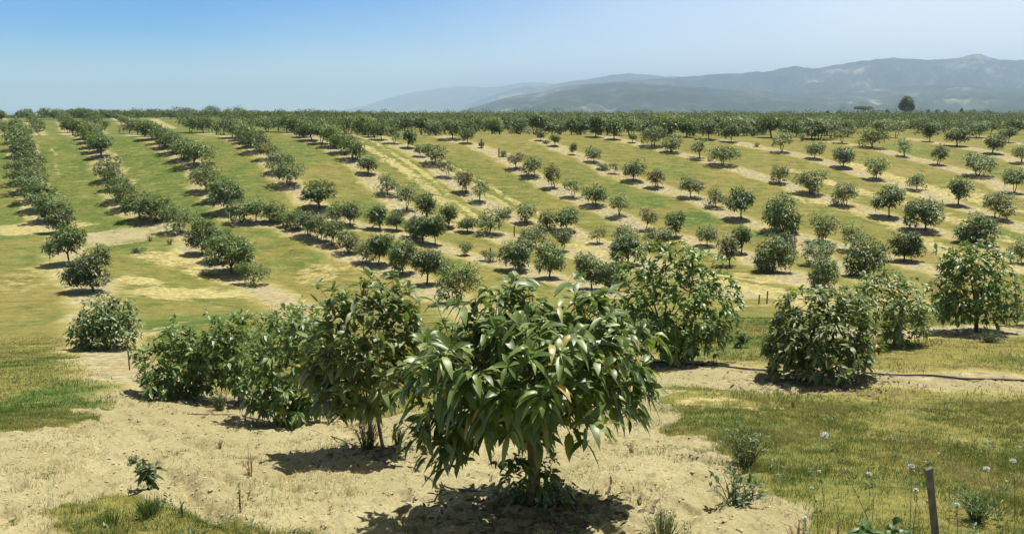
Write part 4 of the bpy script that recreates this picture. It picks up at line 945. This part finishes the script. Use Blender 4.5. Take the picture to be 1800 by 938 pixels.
# ------------------------------------------------------------------ weeds
def weed(name, px, py, h, w, style, label, cat="weed", group=None, seed=1):
    r_ = np.random.default_rng(seed + int(px)); b = foot(px, py, .01); k = pxm(b); hm, wm = h * k, w * k
    o = thing(name, b, label, cat, group)
    st = MB(); lf = MB()
    ns = {"leafy": 7, "twiggy": 9, "spike": 3, "tuft": 0, "scrub": 24, "tall": 44}[style]
    P, D, LN, WD = [], [], [], []
    for i in range(ns):
        a = r_.uniform(0, 6.28); sp_ = r_.uniform(.1, 1) * {"leafy": .9, "twiggy": .9, "spike": .35, "scrub": 1, "tall": .8}[style]
        tip = np.array([math.cos(a) * wm * .5 * sp_, math.sin(a) * wm * .5 * sp_, hm * r_.uniform(.7, 1) * (1 - .35 * sp_)])
        base = np.array([math.cos(a) * wm * .06, math.sin(a) * wm * .06, 0])
        mid = (base + tip) / 2 + np.array([0, 0, hm * .12])
        st.tube([base, mid, tip], np.array([.0045, .0032, .0015]) * (1.3 if style != "tall" else 1), 4)
        m = {"leafy": 12, "twiggy": 7, "spike": 22, "scrub": 12, "tall": 16}[style]
        for j in range(m):
            t = r_.uniform(.12, 1.05); c = base * (1 - t) ** 2 + 2 * mid * t * (1 - t) + tip * t * t
            d = unit(tip - base) * .4 + unit(r_.normal(size=3)) * .9
            if style == "twiggy":
                e = c + unit(d) * wm * r_.uniform(.08, .2); st.tube([c, e], [.0024, .001], 3)
                if r_.random() < .5: P.append(e); D.append(d); LN.append(wm * .05); WD.append(.35)
            else:
                P.append(c); D.append(d + [0, 0, .25]); LN.append({"leafy": .30 * wm, "spike": .028 + .1 * wm, "scrub": .13 * wm, "tall": .10 * wm}[style] * r_.uniform(.6, 1.2)); WD.append({"leafy": .36, "spike": .35, "scrub": .4, "tall": .14}[style])
    if style == "tuft":
        st = None
        for j in range(170):
            a = r_.uniform(0, 6.28); q = r_.uniform(0, 1) ** .7
            P.append([math.cos(a) * wm * .25 * q, math.sin(a) * wm * .25 * q, 0]); D.append([math.cos(a) * q * .5 + r_.normal() * .2, math.sin(a) * q * .5 + r_.normal() * .2, 1]); LN.append(hm * r_.uniform(.5, 1.1)); WD.append(.035)
    m_l, m_s = {"leafy": (M_WEED, M_TWIG), "twiggy": (M_DRY, M_DRY), "spike": (M_DRY if seed % 2 else M_WEED, M_DRY), "scrub": (M_WEED_GREY, M_TWIG), "tall": (M_WEED, M_TWIG), "tuft": (M_WEED, None)}[style]
    P = np.array(P, float); D = np.array(D, float); LN = np.array(LN); n = len(P)
    U = unit(np.array([0, 0, 1.0]) + .4 * r_.normal(size=(n, 3)))
    V, T, Q = leaf_geo(P, D, U, LN, LN * np.array(WD), np.full(n, .25 if style != "leafy" else .7), np.full(n, .3), 2 if style in ("leafy", "tuft") else 1)
    lf.add(V, [T] + ([Q] if len(Q) else []))
    if st is not None: obj("stem", st.mesh("stem", [m_s]), o)
    obj("foliage", lf.mesh("foliage", [m_l]), o)
WEEDS = [
    ("leafy_weed", 268, 852, 56, 84, "leafy", "dark green broad-leaved seedling on the bare soil near the rut"),
    ("dry_weed", 440, 820, 52, 40, "twiggy", "dry brown twiggy weed on bare soil ahead of the dense skirted tree"),
    ("dry_weed", 385, 782, 20, 30, "twiggy", "tiny brown dead weed lying left of the twiggy one"),
    ("spiky_weed", 422, 895, 60, 14, "spike", "thin upright seed spike, tallest of those on the bare soil"),
    ("spiky_weed", 320, 902, 38, 12, "spike", "short thin seed spike below the dark green seedling"),
    ("spiky_weed", 452, 940, 48, 26, "spike", "brownish seed spike at the bottom edge beside the grass patch"),
    ("grass_tuft", 262, 895, 46, 52, "tuft", "pale green grass clump at the top of the lower grass patch"),
    ("grass_tuft", 188, 905, 34, 60, "tuft", "low green grass clump on the lower grass patch"),
    ("scrub_weed", 232, 800, 20, 40, "scrub", "small creeping weed on the rim of the rut"),
    ("scrub_weed", 1292, 872, 84, 120, "scrub", "blue-grey leafy weed where the soil meets the long grass"),
    ("tall_weed", 1312, 805, 78, 140, "tall", "feathery upright green weed clump behind the blue-grey weed"),
    ("tall_weed", 1165, 965, 105, 110, "tall", "feathery green weed at the bottom edge right of the shadow"),
    ("dry_weed", 1400, 960, 90, 60, "twiggy", "branching dry stalk at the bottom edge between soil and grass"),
    ("dry_weed", 1470, 955, 70, 60, "twiggy", "second branching dry stalk closer to the grey post"),
    ("leafy_weed", 1560, 960, 66, 130, "leafy", "leafy green weed patch just left of the grey post"),
    ("tall_weed", 1720, 900, 60, 120, "tall", "wispy green weed behind the grey post among white flowers"),
    ("tall_weed", 645, 792, 70, 90, "tall", "dark green weed clump around the foot of the two-stemmed tree"),
    ("tall_weed", 700, 778, 36, 44, "tall", "low weed clump right of the two-stemmed tree's foot"),
    ("scrub_weed", 262, 690, 48, 46, "scrub", "blue-green weed mat at the left end of the near row"),
    ("tall_weed", 385, 716, 40, 60, "tall", "bright green arching weed between two trees of the near row"),
    ("scrub_weed", 955, 886, 55, 110, "scrub", "small leafy weed hugging the trunk of the largest tree"),
    ("leafy_weed", 1300, 610, 28, 48, "leafy", "green bush on the grass between the double-lobed tree and domed bush"),
    ("dry_weed", 1395, 705, 22, 26, "twiggy", "small brown weed in front of the domed bush"),
    ("dry_weed", 1110, 780, 24, 26, "twiggy", "reddish dry weed at the soil edge right of the largest tree"),
    ("scrub_weed", 240, 444, 8, 34, "scrub", "low green weed mat on the bare valley patch"),
    ("scrub_weed", 298, 430, 14, 18, "scrub", "small grey-green weed beside the bare valley patch"),
    ("scrub_weed", 264, 424, 12, 16, "scrub", "single leafy weed on the bare valley patch"),
    ("tall_weed", 1060, 300, 9, 26, "tall", "low bright green bush in the eighth orchard row"),
    ("tall_weed", 960, 252, 6, 30, "tall", "low green scrub at the top of the eighth orchard row"),
    ("tall_weed", 1410, 248, 16, 22, "tall", "bright green bush at the foot of the belt near the ninth tree row"),
    ("tall_weed", 1330, 258, 8, 22, "tall", "low yellow-green scrub patch on the upper hillside strip"),
    ("dry_weed", 478, 560, 40, 34, "twiggy", "grey dry weed standing on the bare strip behind the near row"),
    ("tall_weed", 1740, 600, 20, 70, "tall", "low green weeds under the single-trunked broad tree"),
]
for i, (nm, px, py, h, w, stl, lab) in enumerate(WEEDS): weed(nm, px, py, h, w, stl, lab, "weed", seed=i * 3 + 2)

# white round flower heads on thin stems
def wildflower(px, py, bx, by, d, label, i):
    b = foot(bx, by, .01); k = pxm(b)
    u, m = ray(px, py); Y = b.y - .05
    tip = np.array([u * Y - b.x, Y - b.y, m * Y - b.z])
    o = thing("wildflower", b, label, "flower", "white round-headed wildflowers in the long grass")
    st = MB(); mid = tip * .55 + np.array([-.1 * tip[0] + .03 * ((i % 3) - 1), 0, .06])
    pts = [(1 - t) ** 2 * np.zeros(3) + 2 * t * (1 - t) * mid + t * t * tip for t in np.linspace(0, 1, 9)]
    st.tube(pts, np.linspace(.0032, .0016, 9), 5)
    obj("stem", st.mesh("stem", [M_TWIG]), o)
    hb = MB(); r_ = np.random.default_rng(i); n = 130; r = d / 2 * k * .8
    dd = unit(r_.normal(size=(n, 3))); dd[:, 2] = dd[:, 2] * .8 + .15
    V, T, Q = leaf_geo(tip + dd * r * .25, dd, unit(r_.normal(size=(n, 3))), np.full(n, r * .85), np.full(n, r * .42), np.zeros(n), np.full(n, .3), 1)
    hb.add(V, [T]); h = obj("flower_head", hb.mesh("flower_head", [M_PUFF]), o)
    sb_ = MB(); n = 9; a = np.linspace(0, 6.28, n); dd = np.stack([np.cos(a), np.sin(a), np.full(n, -.5)], -1)
    V, T, Q = leaf_geo(np.repeat(tip[None] - [0, 0, r * .35], n, 0), dd, np.repeat([[0, 0, 1.0]], n, 0), np.full(n, r * 1.0), np.full(n, r * .5), np.zeros(n), np.full(n, .2), 1)
    sb_.add(V, [T]); obj("sepal", sb_.mesh("sepal", [M_SEPAL]), h)
    lb = MB(); n = 16; ii = r_.integers(1, 7, n); PP = np.array([pts[j] for j in ii]); DD = r_.normal(size=(n, 3)) * .7 + [0, 0, .5]
    V, T, Q = leaf_geo(PP, DD, np.repeat([[0, 0, 1.0]], n, 0), np.full(n, .06), np.full(n, .012), np.full(n, .5), np.full(n, .2), 1)
    lb.add(V, [T]); obj("foliage", lb.mesh("foliage", [M_WEED]), o)
FLW = [(1449, 765, 1545, 935, 17, "large white flower on a long leaning stem, farthest from the grey post"), (1602, 819, 1600, 930, 13, "white flower just left of the grey post's top"), (1528, 833, 1535, 900, 11, "small white flower between the leaning one and the grey post"), (1734, 824, 1765, 935, 14, "white flower behind the grey post on the open grass"), (1781, 810, 1785, 900, 12, "white flower nearest the photo's right edge"), (1610, 861, 1600, 955, 11, "half-open white flower low beside the grey post"), (1682, 887, 1690, 955, 12, "low white flower right of the grey post's foot"), (1440, 828, 1450, 880, 8, "tiny white flower over the leafy patch left of the post"), (1427, 857, 1438, 925, 8, "tiny white flower nearest the bare soil edge"), (1415, 911, 1428, 965, 13, "white flower low at the bottom edge by the dry stalk")]
for i, f in enumerate(FLW): wildflower(*f, i)

# ------------------------------------------------------------------ posts, hoses, stones
def post(name, px, pt, py, wpx, label, m, lean=(0, 0), cat="post", group=None, Y=None, top_px=None):
    b = foot(px, py, .0); k = pxm(b); h = (py - pt) * k * 1.05; w = wpx * k / 2
    o = thing(name, b, label, cat, group)
    mb = MB(); zs = np.concatenate([[-.15], np.linspace(0, h, 9)])
    V = []
    for j, z in enumerate(zs):
        t = max(z, 0) / h
        for sx, sy in ((-1, -1), (1, -1), (1, 1), (-1, 1)):
            V.append((sx * w * (1 + .08 * rng.uniform(-1, 1)) + lean[0] * t * h, sy * w * .8 * (1 + .08 * rng.uniform(-1, 1)) + lean[1] * t * h, z + (0.012 * sx if j == len(zs) - 1 else 0)))
    nz_ = len(zs); fs = [(4 * j + a, 4 * j + (a + 1) % 4, 4 * j + 4 + (a + 1) % 4, 4 * j + 4 + a) for j in range(nz_ - 1) for a in range(4)] + [(4 * nz_ - 4, 4 * nz_ - 3, 4 * nz_ - 2, 4 * nz_ - 1)]
    mb.add(V, [fs]); me = mb.mesh(name, [m], False)
    bpy.data.objects.remove(o)
    o = obj(name, me); o.location = b
    bv = o.modifiers.new("edge", "BEVEL"); bv.width = w * .15; bv.segments = 1; bv.limit_method = "ANGLE"
    return tag(o, label, cat, group)
post("fence_post", 1651, 804, 962, 11, "weathered grey wooden post standing in the long grass at the bottom edge", M_POST, lean=(-.17, .05))
for px, pt, py, lab in [(1348, 512, 534, "thin dark stake on the straw ground behind the domed bush"), (1334, 518, 534, "shorter stake beside the thin dark one behind the domed bush"), (862, 436, 458, "thin stake standing by the straggly sapling on the valley floor"), (904, 398, 416, "short stake beside the fifth row on the valley slope"), (228, 612, 650, "grey stake beside the lowest tree of the first row"), (256, 616, 662, "dark stake at the left end of the near row"), (846, 245, 260, "thin stake holding the smallest sapling high on the hillside"), (877, 262, 276, "thin stake beside the round sapling high on the hillside")]:
    post("wooden_stake", px, pt, py, 2.2, lab, M_STAKE, cat="stake")
def hose(pl, rad, label):
    P = [foot(*p) for p in pl]; P = np.array([(p.x, p.y) for p in P])
    t = np.linspace(0, len(P) - 1, 140); i = np.clip(t.astype(int), 0, len(P) - 2); f = (t - i)[:, None]
    g = lambda a: P[np.clip(a, 0, len(P) - 1)]
    q = 0.5 * (2 * g(i) + (g(i + 1) - g(i - 1)) * f + (2 * g(i - 1) - 5 * g(i) + 4 * g(i + 1) - g(i + 2)) * f ** 2 + (3 * g(i) - g(i - 1) - 3 * g(i + 1) + g(i + 2)) * f ** 3)
    z = gz(q[:, 0], q[:, 1]); z = np.convolve(np.pad(z, 4, mode="edge"), np.ones(9) / 9, mode="valid") + rad * 1.3
    mb = MB(); mb.tube(np.column_stack([q, z]), rad, 7)
    tag(obj("irrigation_hose", mb.mesh("irrigation_hose", [M_PIPE])), label, "hose")
hose([(300, 716), (430, 732), (560, 760), (655, 800), (720, 822), (770, 852), (830, 862), (900, 868), (960, 895), (1020, 945), (1100, 1010)], .011, "black drip hose running along the near tree row past the largest trunk")
hose([(1040, 628), (1130, 637), (1210, 640), (1300, 648), (1400, 652), (1530, 658), (1620, 661), (1720, 668), (1860, 672), (2000, 676)], .022, "black irrigation hose crossing the grass behind the domed bush")
def stone(px, py, d, label):
    b = foot(px, py); r = d / 2 * pxm(b); n, m = 12, 8; V = [(0, 0, -r * .4)]
    r_ = np.random.default_rng(int(px))
    for j in range(1, m):
        for i in range(n):
            a, p_ = 2 * math.pi * i / n, math.pi * j / m; q = r * r_.uniform(.85, 1.1)
            V.append((q * math.sin(p_) * math.cos(a), q * math.sin(p_) * math.sin(a) * .8, -q * math.cos(p_) * .7 + r * .3))
    V.append((0, 0, r)); fs = [(1 + (j * n) + i, 1 + j * n + (i + 1) % n, 1 + (j + 1) * n + (i + 1) % n, 1 + (j + 1) * n + i) for j in range(m - 2) for i in range(n)]
    t = [(0, 1 + (i + 1) % n, 1 + i) for i in range(n)] + [(len(V) - 1, len(V) - 1 - n + i, len(V) - 1 - n + (i + 1) % n) for i in range(n)]
    mb = MB(); mb.add(V, [fs, t]); o = tag(obj("stone", mb.mesh("stone", [M_STONE])), label, "stone"); o.location = b
stone(1309, 802, 16, "tan stone nestled in the feathery weed clump"); stone(1379, 318, 9, "pale round boulder beside a small tree on the hillside"); stone(117, 505, 7, "white stone under the second tree of the first row")
stone(826, 893, 14, "flat pale stone on the bare soil at the shadow's edge")

# ------------------------------------------------------------------ haze
V = np.array([(x, y, z) for z in (-75, 560) for y in (-150, 22600) for x in (-27500, 27500)], float)
hz = bpy.data.materials.new("haze"); hz.use_nodes = True; hz.node_tree.nodes.clear()
pv = N(hz.node_tree, "ShaderNodeVolumePrincipled", i_Density=0.00014)
pv.inputs["Color"].default_value = (0.57, 0.75, 1.0, 1); pv.inputs["Anisotropy"].default_value = 0.0
ho = N(hz.node_tree, "ShaderNodeOutputMaterial"); hz.node_tree.links.new(pv.outputs[0], ho.inputs["Volume"])
tag(obj("haze", mesh_np("haze", V, [([(0, 2, 3, 1), (4, 5, 7, 6), (0, 1, 5, 4), (2, 6, 7, 3), (0, 4, 6, 2), (1, 3, 7, 5)], 0)], [hz], False)), "thin blue summer haze over the plain", kind="stuff")
print("individual hillside trees", n_ind, "front", len(front), "rest", len(rest))
